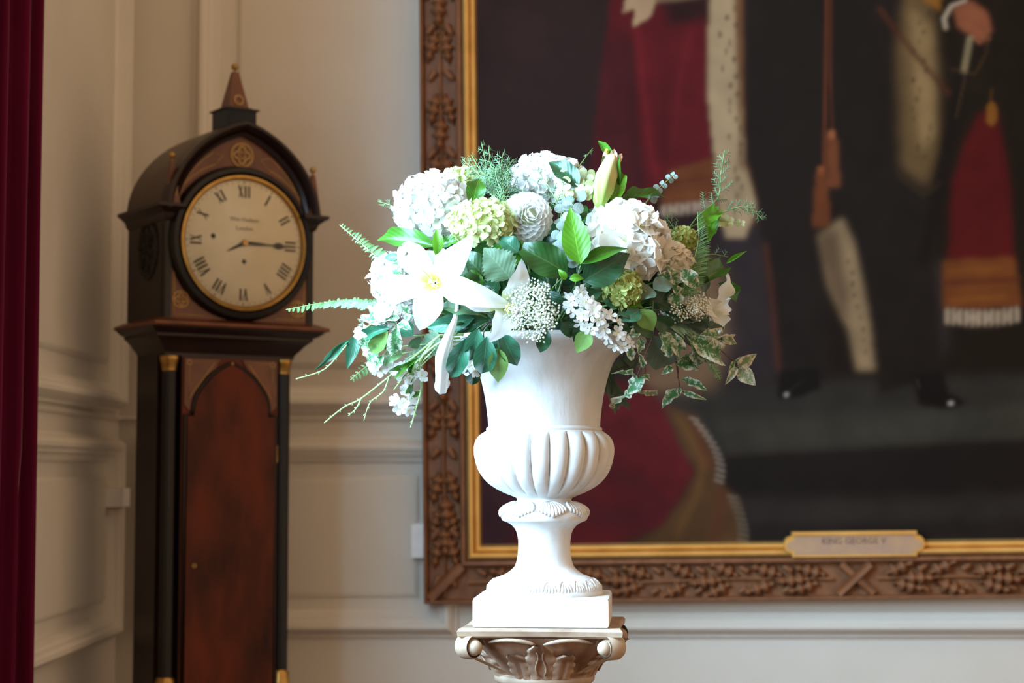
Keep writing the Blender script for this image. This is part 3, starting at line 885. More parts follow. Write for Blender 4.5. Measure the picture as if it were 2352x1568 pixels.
# curved roof skin over the arch
A0 = arch(HW + 0.004, SP, APX + 0.002); V = []; Fc = []
for x, z in A0: V += [(x, 0.02, z), (x, HD + 0.004, z)]
for i in range(len(A0) - 1): Fc.append((2 * i, 2 * i + 1, 2 * i + 3, 2 * i + 2))
MB().add(V, Fc).to('hood_roof', M['roofwood'], clk, True, 50)
# front: door plate, cross-banded field, arch moulding
A2 = arch(HW - 0.020, SP - 0.01, APX - 0.030)
MB().prism([(-HW + 0.012, zh0 + 0.004), (HW - 0.012, zh0 + 0.004)] + A2, 0.0, 0.014).to('hood_door', M['mahog_light'], clk, True, 30)
def sweep(path, sec, closed=False):
    """sweep a section [(outward, forward)] along a path [(x,z)] in the front plane; outward = left normal of the direction"""
    V = []; n = len(sec); m = len(path)
    for i, (x, z) in enumerate(path):
        x0, z0 = path[max(0, i - 1)]; x1, z1 = path[min(m - 1, i + 1)]
        d = Vector((x1 - x0, z1 - z0)).normalized(); nx, nz = d.y, -d.x
        for o_, f in sec: V.append((x + nx * o_, -f, z + nz * o_))
    Fc = [(i * n + j, i * n + j + 1, (i + 1) * n + j + 1, (i + 1) * n + j) for i in range(m - 1) for j in range(n - 1)]
    return V, Fc
A3 = arch(HW - 0.026, SP - 0.008, APX - 0.034, 18)
sec = [(-0.002, -0.012), (-0.002, 0.010), (0.006, 0.016), (0.012, 0.010), (0.016, 0.024), (0.024, 0.034), (0.032, 0.032), (0.034, -0.014)]
V, Fc = sweep(A3, sec); MB().add(V, Fc).to('arch_moulding', M['mahog_dark'], clk, True, 40)
# hood corner stiles
for sg in (-1, 1):
    MB().box(sg * HW - 0.016 * (sg > 0), sg * HW + 0.016 * (sg < 0), -0.004, 0.02, zh0, SP - 0.02).to('hood_stile', M['ebony'], clk, False, None)
# side cornices at the springing, with the little return on the front
def cornice(sg):
    prof = [(0.0, -0.032), (0.006, -0.026), (0.010, -0.014), (0.022, -0.004), (0.030, 0.0), (0.030, 0.008), (0.0, 0.010)]
    zz = SP - 0.004
    path = [(0.0, HD), (0.0, -0.002)]
    V = []
    xin = 0.160
    for d, z in prof:
        V += [(sg * (HW + d), HD, zz + z), (sg * (HW + d), -0.004 - d, zz + z), (sg * xin, -0.004 - d, zz + z)]
    Fc = [(3 * j + k, 3 * j + k + 1, 3 * j + k + 4, 3 * j + k + 3) for j in range(len(prof) - 1) for k in range(2)]
    k = 3 * (len(prof) - 1)
    V += [(sg * xin, HD, zz + 0.010)]
    Fc += [(k, k + 1, k + 2, len(V) - 1)]
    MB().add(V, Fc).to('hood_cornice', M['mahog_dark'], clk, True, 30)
cornice(-1); cornice(1)
# pinnacles with ball finials
def pinnacle(x, y, z, b, h, br, name, ring):
    mb = MB(); t = b * 0.28
    V = [(x - b, y - b, z), (x + b, y - b, z), (x + b, y + b, z), (x - b, y + b, z), (x - t, y - t, z + h), (x + t, y - t, z + h), (x + t, y + t, z + h), (x - t, y + t, z + h)]
    mb.add(V, [(0, 1, 5, 4), (1, 2, 6, 5), (2, 3, 7, 6), (3, 0, 4, 7), (4, 5, 6, 7), (3, 2, 1, 0)])
    o = mb.to(name, M['mahog_light'], clk, False, None)
    f = MB(); f.tube([(x, y, z + h - 0.002), (x, y, z + h + br * 0.9)], br * 0.35, 8); f.ball((x, y, z + h + br * 1.5), br, 14, 10)
    f.to('ball_finial', M['brass_dull'], o, True, 40)
    rg = MB(); zz = z + h * ring; yy = y - b * (1 - 0.72 * ring) - 0.001; rr = b * 0.42
    rg.tube([(x + rr * math.cos(a), yy + 0.72 * b / h * rr * math.sin(a), zz + rr * math.sin(a)) for a in [2 * math.pi * q / 14 for q in range(15)]], b * 0.10, 5)
    rg.to('inlay_ring', M['inlay'], o, True, None)
zsp = SP + 0.006
pinnacle(-0.186, -0.002, zsp, 0.016, zc(372) - zc(468), 0.0085, 'pinnacle', 0.25)
pinnacle(0.198, -0.002, zsp, 0.016, zc(372) - zc(468), 0.0085, 'pinnacle', 0.25)
bz0, bz1 = zc(300), zc(252)
bw = 0.041; by = 0.045
bb = MB().box(-bw, bw, by - bw, by + bw, bz0, bz1)
for k in range(9):
    x = -bw + 2 * bw * (k + 0.5) / 9
    bb.tube([(x, by - bw, bz0), (x, by - bw, bz1)], 0.003, 6)
    bb.tube([(-bw, by - bw + 2 * bw * (k + 0.5) / 9, bz0), (-bw, by - bw + 2 * bw * (k + 0.5) / 9, bz1)], 0.003, 6)
bb.to('spire_block', M['ebony'], clk, True, 30)
MB().box(-bw - 0.006, bw + 0.006, by - bw - 0.006, by + bw + 0.006, bz1, bz1 + 0.004).box(-bw + 0.008, bw - 0.008, by - bw + 0.008, by + bw - 0.008, bz1 + 0.004, bz1 + 0.009).to('spire_cap', M['mahog_dark'], clk, False, None)
pinnacle(0, by, bz1 + 0.009, 0.027, zc(158) - zc(243), 0.0095, 'spire', 0.2)
# dial: moulded surround, brass bezel, painted face, numerals, hands, glass
MB().lathe([(0.168, 0.0), (0.170, 0.020), (0.176, 0.026), (0.186, 0.022), (0.192, 0.010), (0.194, 0.0)], 72, (0, 0, zd), 'y').to('dial_surround', M['ebony'], clk, True, 40)
MB().lathe([(0.156, 0.010), (0.157, 0.020), (0.162, 0.026), (0.168, 0.024), (0.171, 0.014), (0.171, 0.0)], 72, (0, 0, zd), 'y').to('bezel', M['brass'], clk, True, 40)
prof = [(0.159 * i / 10 + 0.0001, 0.016 + 0.004 * (1 - (i / 10) ** 2)) for i in range(11)]
dial = MB().lathe(list(reversed(prof)), 72, (0, 0, zd), 'y').to('dial', M['dial'], clk, True, None)
def dface(r): return 0.016 + 0.004 * (1 - (r / 0.159) ** 2)
def bar(mb, p, q, w, f=0.0005):
    """flat stroke on the dial between (x,z) points, width w"""
    (x0, z0), (x1, z1) = p, q
    d = Vector((x1 - x0, z1 - z0)); d.normalize(); n = Vector((-d.y, d.x)) * w / 2
    c = [(x0 + n.x, z0 + n.y), (x0 - n.x, z0 - n.y), (x1 - n.x, z1 - n.y), (x1 + n.x, z1 + n.y)]
    V = []
    for lift in (0.0, 0.0009):
        for x, z in c: V.append((x, -(dface(math.hypot(x, z)) + f + lift - 0.0006), zd + z))
    mb.add(V, [(0, 1, 2, 3), (7, 6, 5, 4), (0, 4, 5, 1), (1, 5, 6, 2), (2, 6, 7, 3), (3, 7, 4, 0)])
NUM = ['XII', 'I', 'II', 'III', 'IIII', 'V', 'VI', 'VII', 'VIII', 'IX', 'X', 'XI']
adv = {'I': 0.0098, 'V': 0.0150, 'X': 0.0160}
for h, s in enumerate(NUM):
    ang = -2 * math.pi * h / 12
    tot = sum(adv[c] for c in s); x = -tot / 2
    mb = MB(); r0, r1 = 0.113, 0.143
    def rot(px, pz): return (px * math.cos(ang) - pz * math.sin(ang), px * math.sin(ang) + pz * math.cos(ang))
    for c in s:
        xm = x + adv[c] / 2
        if c == 'I': bar(mb, rot(xm, r0), rot(xm, r1), 0.0056)
        elif c == 'V':
            bar(mb, rot(xm - 0.005, r1), rot(xm, r0), 0.0052); bar(mb, rot(xm + 0.005, r1), rot(xm, r0), 0.0022, 0.0007)
        else:
            bar(mb, rot(xm - 0.005, r1), rot(xm + 0.005, r0), 0.0052); bar(mb, rot(xm + 0.005, r1), rot(xm - 0.005, r0), 0.0022, 0.0007)
        x += adv[c]
    mb.to('numeral', M['numeral'], dial, False, None)
mt_ = MB()
for k in range(60):
    a = 2 * math.pi * k / 60
    bar(mt_, (0.1485 * math.cos(a), 0.1485 * math.sin(a)), ((0.152 if k % 5 else 0.154) * math.cos(a), (0.152 if k % 5 else 0.154) * math.sin(a)), 0.0014 if k % 5 else 0.0026)
mo = mt_.to('minute_track', M['numeral'], dial, False, None); mo['kind'] = 'stuff'
def disc(x, z, r, f, name, m, par, h=0.004):
    MB().lathe([(0.0001, f + h), (r * 0.8, f + h), (r, f + h * 0.5), (r, f - 0.004)], 20, (x, 0, zd + z), 'y').to(name, m, par, True, 40)
disc(-0.083, 0.012, 0.0065, 0.0185, 'winding_hole', M['ebony'], dial, 0.001)
disc(0.0, -0.046, 0.0065, 0.0190, 'winding_hole', M['ebony'], dial, 0.001)
mh = MB()
def hand(mb, ang, L, prof, lift):
    a = R(ang); d = Vector((math.cos(a), math.sin(a))); n = Vector((-d.y, d.x))
    V = []
    for t, w in prof:
        for s_ in (-1, 1):
            p = d * (t * L) + n * (w * s_)
            V += [(p.x, -lift, zd + p.y), (p.x, -lift - 0.0012, zd + p.y)]
    m_ = len(prof); Fc = []
    for i in range(m_ - 1):
        a_ = 4 * i; b_ = 4 * i + 4
        Fc += [(a_ + 1, a_ + 3, b_ + 3, b_ + 1), (a_, b_, b_ + 2, a_ + 2), (a_, a_ + 1, b_ + 1, b_), (a_ + 2, b_ + 2, b_ + 3, a_ + 3)]
    mb.add(V, Fc)
hand(mh, -1.0, 0.124, [(-0.04, 0.004), (0.1, 0.0045), (0.35, 0.0036), (0.45, 0.0022), (0.62, 0.0018), (0.645, 0.003), (0.68, 0.0062), (0.73, 0.0078), (0.80, 0.0068), (0.86, 0.0030), (0.92, 0.0012), (1.0, 0.0008)], 0.0235)
mh.to('minute_hand', M['ebony'], dial, False, None)
hh_ = MB(); hand(hh_, 206, 0.052, [(-0.06, 0.004), (0.1, 0.0055), (0.4, 0.0036), (0.7, 0.0026), (1.0, 0.0008)], 0.0222)
hh_.to('hour_hand', M['ebony'], dial, False, None)
disc(0, 0, 0.0085, 0.0235, 'hand_boss', M['brass'], dial, 0.005)
for body, size, zz in (('Wm Hudson', 0.0150, 0.058), ('London', 0.0150, 0.036)):
    tm = text_mesh(body, size, M['sig'], 'signature')
    link('signature', tm, dial, Matrix.Translation((0.0, -0.0205, zd + zz)) @ Matrix.Rotation(R(90), 4, 'X'))
prof = [(0.158 * math.sin(a), 0.020 + 0.024 * (math.cos(a) - math.cos(1.0)) / (1 - math.cos(1.0))) for a in [1.0 * i / 12 for i in range(13)]]
prof = [(0.158 * (i / 12) + 0.0001, 0.022 + 0.022 * (1 - (i / 12) ** 2)) for i in range(13)]
MB().lathe(list(reversed(prof)), 72, (0, 0, zd), 'y').to('dial_glass', M['glass'], clk, True, None)
# inlaid roundels and stringing
def roundel(x, z, r, f, name='inlay_roundel'):
    mb = MB()
    ring = lambda rr, w: mb.tube([(x + rr * math.cos(a), -f, z + rr * math.sin(a)) for a in [2 * math.pi * q / 28 for q in range(29)]], w, 6)
    ring(r, r * 0.10)
    pts = []
    for q in range(41):
        a = 2 * math.pi * q / 40; rr = r * (0.62 + 0.16 * math.cos(4 * a))
        pts.append((x + rr * math.cos(a), -f, z + rr * math.sin(a)))
    mb.tube(pts, r * 0.10, 6)
    d = r * 0.34
    mb.tube([(x + d, -f, z), (x, -f, z + d), (x - d, -f, z), (x, -f, z - d), (x + d, -f, z)], r * 0.07, 6)
    o = mb.to(name, M['inlay'], clk, True, None)
    return o
roundel(0.0, zc(357), 0.029, 0.001)
roundel(-0.158, zc(695), 0.020, 0.001)
roundel(0.158, zc(703), 0.020, 0.001)
def string(pts, r=0.0014, m='inlay'):
    MB().tube(pts, r, 5).to('stringing', M[m], clk, True, None)
for sg in (-1, 1):
    pts = [(sg * x, -0.0008, z) for x, z in arch(0.168, SP - 0.004, APX - 0.052, 10)[1:8]]
    string(pts)
    a0 = [(sg * 0.205 * math.cos(a), -0.0008, zd + 0.205 * math.sin(a)) for a in [R(30 + 5 * q) for q in range(9)]]
    string(a0)
    string([pts[-1], (sg * 0.052, -0.0008, zc(362)), a0[-1]])
    z0s = zh0 + 0.014
    string([(sg * 0.176, -0.0008, zc(610)), (sg * 0.176, -0.0008, z0s), (sg * 0.095, -0.0008, z0s)])
# door lock on the left of the hood
MB().tube([(-0.186, -0.001, zc(583)), (-0.186, -0.001, zc(593))], 0.003, 6).to('hood_keyhole', M['ebony'], clk, True, None)
# pierced oval fret on the side of the hood
def side_fret():
    mb = MB(); yc = 0.105; z_ = zc(575); x = -HW - 0.001
    P = lambda a, k: (x, yc + 0.058 * k * math.cos(a), z_ + 0.074 * k * math.sin(a))
    for k in (1.0, 0.86):
        mb.tube([P(2 * math.pi * q / 30, k) for q in range(31)], 0.0035, 6)
    for q in range(8):
        a = 2 * math.pi * q / 8
        mb.tube([P(a, 0.15), P(a + 0.25, 0.5), P(a, 0.86)], 0.003, 5)
        mb.tube([P(a, 0.15), P(a - 0.25, 0.5), P(a, 0.86)], 0.003, 5)
    mb.to('side_fret', M['ebony'], clk, True, None)
side_fret()
# throat and base mouldings swept round three sides
def sweep3(prof, hw, yf, yb, name, m):
    V = []
    for d, z in prof:
        V += [(-hw - d, yb, z), (-hw - d, yf - d, z), (hw + d, yf - d, z), (hw + d, yb, z)]
    Fc = [(4 * j + k, 4 * j + k + 1, 4 * j + k + 5, 4 * j + k + 4) for j in range(len(prof) - 1) for k in range(3)]
    Fc += [(0, 1, 2, 3), tuple(4 * (len(prof) - 1) + k for k in (3, 2, 1, 0))]
    MB().add(V, Fc).to(name, M[m], clk, True, 30)
TW, TF, TB = 0.175, 0.050, 0.225
zt0 = zc(818)
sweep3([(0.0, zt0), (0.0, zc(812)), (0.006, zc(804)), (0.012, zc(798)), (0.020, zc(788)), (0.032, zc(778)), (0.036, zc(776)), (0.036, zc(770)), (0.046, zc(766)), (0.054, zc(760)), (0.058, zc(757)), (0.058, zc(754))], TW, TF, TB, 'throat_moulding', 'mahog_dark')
sweep3([(0.034, zc(755)), (0.036, zc(751)), (0.034, zc(747)), (0.022, zc(743)), (0.012, zc(739)), (0.0, zc(735))], HW, -0.002 + 0.006, HD, 'hood_base_moulding', 'mahog_light')
# trunk with fluted corner columns
zt1 = 0.60
tr_ = MB().box(-TW, TW, TF + 0.046, TB, zt1, zt0).box(-TW + 0.044, TW - 0.044, TF, TF + 0.05, zt1, zt0)
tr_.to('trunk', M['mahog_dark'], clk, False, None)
def col_r(r, h, a): return r * (1 - 0.10 * abs(math.sin(a * 8)) ** 0.5)
for sg in (-1, 1):
    cxx, cyy = sg * (TW - 0.021), TF + 0.021
    zq = zc(1330)
    co = MB().lathe([(0.0185, zc(1552)), (0.0185, zq), (0.0185, zc(852))], 64, (cxx, cyy, 0), 'z', fn=col_r).to('column', M['ebony'], clk, True, None)
    cp = MB().lathe([(0.017, zc(854)), (0.0195, zc(851)), (0.0185, zc(848)), (0.020, zc(838)), (0.0235, zc(828)), (0.0245, zc(825)), (0.0245, zc(819)), (0.001, zc(818))], 24, (cxx, cyy, 0))
    for k in range(4): cp.lathe([(0.0195 + 0.0008 * k, zc(847 - 5 * k)), (0.0212 + 0.0008 * k, zc(845.5 - 5 * k)), (0.0195 + 0.0008 * k, zc(844 - 5 * k))], 24, (cxx, cyy, 0))
    cp.to('capital', M['brass'], clk, True, 40)
    MB().lathe([(0.001, zc(1551)), (0.019, zc(1552)), (0.024, zc(1558)), (0.024, zc(1572)), (0.026, zc(1576)), (0.026, zc(1590)), (0.001, zc(1591))], 24, (cxx, cyy, 0)).to('column_base', M['brass'], clk, True, 40)
# trunk face: banding, spandrels, lancet door
DW = 0.118
zsh = zc(952); zap = zc(836)
MB().box(-TW + 0.046, TW - 0.046, TF - 0.002, TF + 0.002, zt1 + 0.02, zt0 - 0.004).to('trunk_face', M['mahog'], clk, False, None)
al = arch(DW - 0.018, zsh, zap, 12)
def spandrel(sg):
    edge = [(x, z) for x, z in arch(DW - 0.008, zsh + 0.008, zap + 0.010, 12)[:11]]
    xo = TW - 0.050; zt_ = zc(824)
    poly = [(edge[0][0], edge[0][1])] + [(xo, zc(930)), (xo, zt_), (0.030, zt_)] + list(reversed(edge))[1:-1]
    poly = [(sg * x, z) for x, z in poly]
    if sg < 0: poly.reverse()
    MB().prism(poly, TF - 0.005, TF).to('spandrel', M['mahog_light'], clk, False, None)
    pr = MB(); xx, zz = sg * (xo - 0.012), zt_ - 0.010
    pr.tube([(xx + 0.006 * math.cos(a), TF - 0.0052, zz + 0.006 * math.sin(a)) for a in [2 * math.pi * q / 14 for q in range(15)]], 0.0016, 5)
    pr.to('inlay_ring', M['inlay'], clk, True, None)
    string([(sg * (xo - 0.022), TF - 0.0052, zt_ - 0.008), (sg * 0.045, TF - 0.0052, zt_ - 0.008), (sg * (xo - 0.012), TF - 0.0052, zc(915)), (sg * (xo - 0.012), TF - 0.0052, zt_ - 0.020)])
spandrel(1); spandrel(-1)
door_poly = [(-DW, 0.66), (DW, 0.66), (DW, zsh - 0.004), (DW - 0.018, zsh - 0.004)] + al + [(-DW + 0.018, zsh - 0.004), (-DW, zsh - 0.004)]
MB().prism(door_poly, TF - 0.010, TF).to('trunk_door', M['mahog'], clk, False, None)
# dark bead round the door
path = [(DW, 0.66), (DW, zsh - 0.004)]
edge = MB()
bp = [(DW + 0.004, 0.66), (DW + 0.004, zsh), (DW - 0.014, zsh)] + arch(DW - 0.014, zsh, zap + 0.005, 12) + [(-DW + 0.014, zsh), (-DW - 0.004, zsh), (-DW - 0.004, 0.66)]
edge.tube([(x, TF - 0.004, z) for x, z in bp], 0.0048, 6)
edge.to('door_bead', M['ebony'], clk, True, None)
MB().ball((0.0, TF - 0.008, zc(833)), 0.005, 10, 8).to('apex_stud', M['brass_dull'], clk, True, None)
ek = MB().lathe([(0.0001, 0.012), (0.0055, 0.012), (0.0065, 0.008), (0.0065, 0.0)], 16, (-DW + 0.022, TF, zc(1298)), 'y')
ek.to('escutcheon', M['brass_dull'], clk, True, 40)
MB().box(-DW + 0.0205, -DW + 0.0235, TF - 0.0135, TF - 0.011, zc(1302), zc(1294)).to('keyhole', M['ebony'], clk, False, None)
MB().tube([(DW + 0.009, TF - 0.003, zc(1022)), (DW + 0.009, TF - 0.003, zc(1062))], 0.0035, 8).to('hinge', M['brass_dull'], clk, True, 40)
# base
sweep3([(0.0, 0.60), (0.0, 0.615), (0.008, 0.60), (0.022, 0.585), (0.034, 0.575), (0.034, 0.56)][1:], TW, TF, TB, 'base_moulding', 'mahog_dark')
MB().box(-TW - 0.03, TW + 0.03, TF - 0.03, TB, 0.10, 0.565).to('base', M['mahog'], clk, False, None)
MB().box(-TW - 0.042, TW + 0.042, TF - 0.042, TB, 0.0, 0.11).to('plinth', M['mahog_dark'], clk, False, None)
# ---------------------------------------------------------------- urn on its pedestal
UY = 3.0
ua = pix(1250, 1080, UY)
UX = ua.x
ROTU = R(-4.5)
def zu(y, Y=UY): return pix(1250, y, Y).z
mu = UY / F * 1.004                       # metres per pixel at the urn axis
z_pl_b, z_pl_t = zu(1443, 2.886), zu(1375, 2.886)
def crom(P, k=5):
    out = []
    for i in range(len(P) - 1):
        p0 = P[max(0, i - 1)]; p1 = P[i]; p2 = P[i + 1]; p3 = P[min(len(P) - 1, i + 2)]
        for j in range(k):
            t = j / k
            out.append(tuple(0.5 * (2 * p1[d] + (p2[d] - p0[d]) * t + (2 * p0[d] - 5 * p1[d] + 4 * p2[d] - p3[d]) * t * t + (3 * p1[d] - p0[d] - 3 * p2[d] + p3[d]) * t ** 3) for d in (0, 1)))
    return out + [tuple(P[-1])]
urn = thing('garden_urn', 'tall white plaster urn with fluted bowl standing on the brown stone pedestal', 'urn', (UX, UY, z_pl_b))
urn.rotation_euler = (0, 0, ROTU)
def rp(hw, y): return (hw * mu, zu(y) - z_pl_b)
# plinth with softened edges
def soft_box(h, z0, z1, b, name, m, parent, sub=10, jit=0.0):
    prof = [(h - b, z0), (h - b * 0.3, z0 + b * 0.3), (h, z0 + b)] + [(h, z0 + (z1 - z0) * k / sub) for k in range(1, sub)] + [(h, z1 - b), (h - b * 0.3, z1 - b * 0.3), (h - b, z1)]
    V = []; n = 4 * sub
    for r_, z in prof:
        for s in range(4):
            for k in range(sub):
                t = -1 + 2 * k / sub
                x, y = r_, r_ * t
                if k == 0: x, y = r_ - b * 0.3, -(r_ - b * 0.3)
                for q in range(s): x, y = -y, x
                V.append((x, y, z))
    m_ = len(prof)
    Fc = [(j * n + k, j * n + (k + 1) % n, (j + 1) * n + (k + 1) % n, (j + 1) * n + k) for j in range(m_ - 1) for k in range(n)]
    Fc += [tuple(range(n - 1, -1, -1)), tuple((m_ - 1) * n + k for k in range(n))]
    return MB().add(V, Fc).to(name, m, parent, True, 28)
soft_box(0.1105, 0.0, z_pl_t - z_pl_b, 0.004, 'plinth', M['plaster'], urn)
zp = z_pl_t - z_pl_b
foot = [(132 * mu, zp - 0.002), (133 * mu, zp + 0.004), (131 * mu, zp + 0.008), (129 * mu, zp + 0.010)]
foot += [rp(130, 1354), rp(127, 1343), rp(121, 1334), rp(110, 1327), rp(99, 1322), rp(87, 1317), rp(75, 1308), rp(67, 1299), rp(62, 1284), rp(60, 1268), rp(59, 1250), rp(60, 1235), rp(63, 1222), rp(69, 1211), rp(79, 1202), rp(90, 1197), rp(95, 1194)]
MB().lathe(crom(foot, 5), 96).to('foot', M['plaster'], urn, True, None)
COL = [rp(95, 1195), rp(97, 1192), rp(99, 1185), rp(98, 1177), rp(93, 1169), rp(85, 1163), rp(76, 1158), rp(68, 1154), rp(64, 1151)]
COLd = crom(COL, 4)
MB().lathe(COLd, 96).to('collar', M['plaster'], urn, True, None)
NG = 22
bowl = [rp(64, 1152), rp(62, 1148), rp(63, 1144), rp(70, 1140), rp(90, 1132), rp(112, 1120), rp(130, 1106), rp(144, 1088), rp(153, 1068), rp(158, 1046), rp(159, 1030), rp(156, 1014), rp(149, 1002), rp(141, 995), rp(135, 991), rp(131, 989)]
zg0, zg1 = rp(0, 1138)[1], rp(0, 993)[1]
def gad(r_, h, a):
    t = (h - zg0) / (zg1 - zg0)
    if t <= 0 or t >= 1: return r_
    x = ((a * NG / (2 * math.pi)) % 1.0) * 2 - 1
    env = min(1.0, t / 0.18) ** 0.5 * min(1.0, (1 - t) / 0.10) ** 0.5
    lobe = math.sqrt(max(0.0, 1 - (abs(x) * 0.985) ** 2.3))
    return r_ * (1 + 0.012 * env - 0.115 * env * (1 - lobe))
MB().lathe(crom(bowl, 5), NG * 16, fn=gad).to('fluted_bowl', M['plaster_fluted'], urn, True, None)
neck = [rp(131, 990), rp(133, 986), rp(131, 982), rp(128, 980), rp(128, 976), rp(129, 960), rp(132, 935), rp(137, 905), rp(144, 875), rp(152, 850), rp(163, 826), rp(180, 810), rp(205, 800), rp(224, 795), rp(232, 790), rp(234, 783), rp(231, 777), rp(222, 775), rp(205, 777), rp(185, 790), rp(150, 830), rp(125, 900), rp(0.5, 905)]
MB().lathe(crom(neck, 4), 96).to('neck', M['plaster'], urn, True, None)
# acanthus leaves over the collar
def on_collar(a, s, lift):
    i = s * (len(COLd) - 1); k = min(int(i), len(COLd) - 2); f = i - k
    r_ = COLd[k][0] * (1 - f) + COLd[k + 1][0] * f + lift; z = COLd[k][1] * (1 - f) + COLd[k + 1][1] * f + lift * 0.5
    return (r_ * math.cos(a), r_ * math.sin(a), z)
lf = MB()
for q in range(-4, 5):
    spread = q * 0.075
    e = 0.22 + 0.05 * abs(q)
    pts = [on_collar(spread * (0.35 + 0.65 * u) + 0.02 * math.sin(u * 3) * q, 0.93 - (0.93 - e) * u, 0.0015) for u in [k / 7 for k in range(8)]]
    lf.tube(pts, [0.0016, 0.0024, 0.0030, 0.0034, 0.0036, 0.0038, 0.0040, 0.0022], 6)
LEAF_C = lf.mesh('acanthus_leaf', M['plaster'], True)
for k in range(8):
    link('acanthus_leaf', LEAF_C, urn, Matrix.Rotation(2 * math.pi * k / 8 + 0.25, 4, 'Z'))
# egg motifs round the foot
eg = MB()
def on_foot(a, y):
    P = [(1357, 129), (1350, 129.5), (1343, 127), (1336, 122.5), (1330, 115), (1326, 107)]
    for (y0, h0), (y1, h1) in zip(P[:-1], P[1:]):
        if y1 <= y <= y0:
            hw = h0 + (h1 - h0) * (y0 - y) / (y0 - y1); break
    else: hw = 120
    r_, z = rp(hw, y); return (r_ * math.cos(a), r_ * math.sin(a), z)
pts = []
for u in range(13):
    b = math.pi * u / 12
    pts.append(on_foot(0.115 * math.cos(b), 1355 - 26 * math.sin(b) ** 0.8))
eg.tube(pts, 0.0019, 6)
for sp in (-0.05, 0.0, 0.05):
    eg.tube([on_foot(sp * 1.25, 1355), on_foot(sp, 1345), on_foot(sp * 0.5, 1335)], [0.0024, 0.0030, 0.0012], 6)
EGG = eg.mesh('egg_motif', M['plaster'], True)
for k in range(22):
    link('egg_motif', EGG, urn, Matrix.Rotation(2 * math.pi * k / 22, 4, 'Z'))

# pedestal: square abacus with scrolled corners on a leaf-carved bell and shaft
ped = thing('stone_pedestal', 'brown washed stone pedestal with leaf-carved capital and scrolled corners under the urn', 'pedestal', (UX, UY, 0))
ped.rotation_euler = (0, 0, ROTU)
za1 = z_pl_b; za0 = zu(1467, 2.868)
ab = MB()
AH = 0.1325
def abacus_pts(h, cv):
    pts = []
    for s in range(4):
        for k in range(14):
            t = -1 + 2 * k / 14
            x = h - cv * (1 - t * t); y = h * t
            if abs(t) > 0.93: x -= 0.0
            for q in range(s): x, y = -y, x
            pts.append((x, y))
    return pts
lay = [(AH - 0.006, 0.006, za0), (AH - 0.001, 0.006, za0 + 0.003), (AH, 0.005, za1 - 0.004), (AH - 0.003, 0.005, za1)]
V = []
for h, cv, z in lay: V += [(x, y, z) for x, y in abacus_pts(h, cv)]
n = 56
Fc = [(j * n + k, j * n + (k + 1) % n, (j + 1) * n + (k + 1) % n, (j + 1) * n + k) for j in range(len(lay) - 1) for k in range(n)]
Fc += [tuple(range(n - 1, -1, -1)), tuple((len(lay) - 1) * n + k for k in range(n))]
ab.add(V, Fc).to('abacus', M['stone_pale'], ped, True, 30)
zb0, zb1 = zu(1558, 2.92), za0
def bell_r(t): return 0.0755 + 0.036 * t + 0.012 * t * t      # bottom to top
def sq(a, t):
    k = 1 + 0.13 * t * (abs(math.sin(2 * a)) ** 1.5)
    return k
bell = [(bell_r(j / 24), zb0 + (zb1 - zb0) * j / 24) for j in range(25)]
MB().lathe(bell, 96, fn=lambda r_, h, a: r_ * sq(a, (h - zb0) / (zb1 - zb0))).to('bell', M['stone'], ped, True, None)
def bell_pt(a, t, lift):
    r_ = bell_r(t) * sq(a, t) + lift
    return (r_ * math.cos(a), r_ * math.sin(a), zb0 + (zb1 - zb0) * t)
def bell_leaf(a0, w, t1, curl):
    mb = MB(); ni, nj = 16, 10; V = []
    for i in range(ni + 1):
        u = i / ni
        ww = w * (math.sin(math.pi * (0.30 + 0.66 * u)) ** 0.7) * (1 + 0.10 * math.cos(u * 22))
        for j in range(nj + 1):
            s = -1 + 2 * j / nj
            lift = 0.004 + 0.0065 * (1 - s * s) - 0.004 * (1 if j == nj // 2 else 0) + curl * max(0, u - 0.72) ** 1.5 * 10
            if abs(s) > 0.99: lift = -0.003 + curl * max(0, u - 0.72) ** 1.5 * 8
            V.append(bell_pt(a0 + ww * s, u * t1 - 0.02, lift))
    Fc = [(i * (nj + 1) + j, i * (nj + 1) + j + 1, (i + 1) * (nj + 1) + j + 1, (i + 1) * (nj + 1) + j) for i in range(ni) for j in range(nj)]
    mb.add(V, Fc).to('acanthus_leaf', M['stone'], ped, True, None)
for k in range(4):
    bell_leaf(math.pi / 2 * k, 0.33, 0.86, 0.012)
    bell_leaf(math.pi / 2 * k + math.pi / 4 - 0.40, 0.27, 0.62, 0.010)
    bell_leaf(math.pi / 2 * k + math.pi / 4 + 0.40, 0.27, 0.62, 0.010)
    # pale outline of the upper leaf sweeping to the scrolls
    for sg in (-1, 1):
        mb = MB()
        mb.tube([bell_pt(math.pi / 2 * k + sg * (0.05 + 0.62 * u), 0.80 + 0.16 * math.sin(math.pi * (0.1 + 0.75 * u)), 0.006) for u in [q / 9 for q in range(10)]], [0.0015, 0.003, 0.0036, 0.0036, 0.0034, 0.0032, 0.003, 0.003, 0.0025, 0.0015], 6)
        mb.tube([bell_pt(math.pi / 2 * k + sg * (0.06 + 0.03 * math.sin(6 * u)), 0.08 + 0.6 * u, 0.0115) for u in [q / 7 for q in range(8)]], 0.0014, 5)
        mb.to('leaf_vein', M['stone_pale'], ped, True, None)
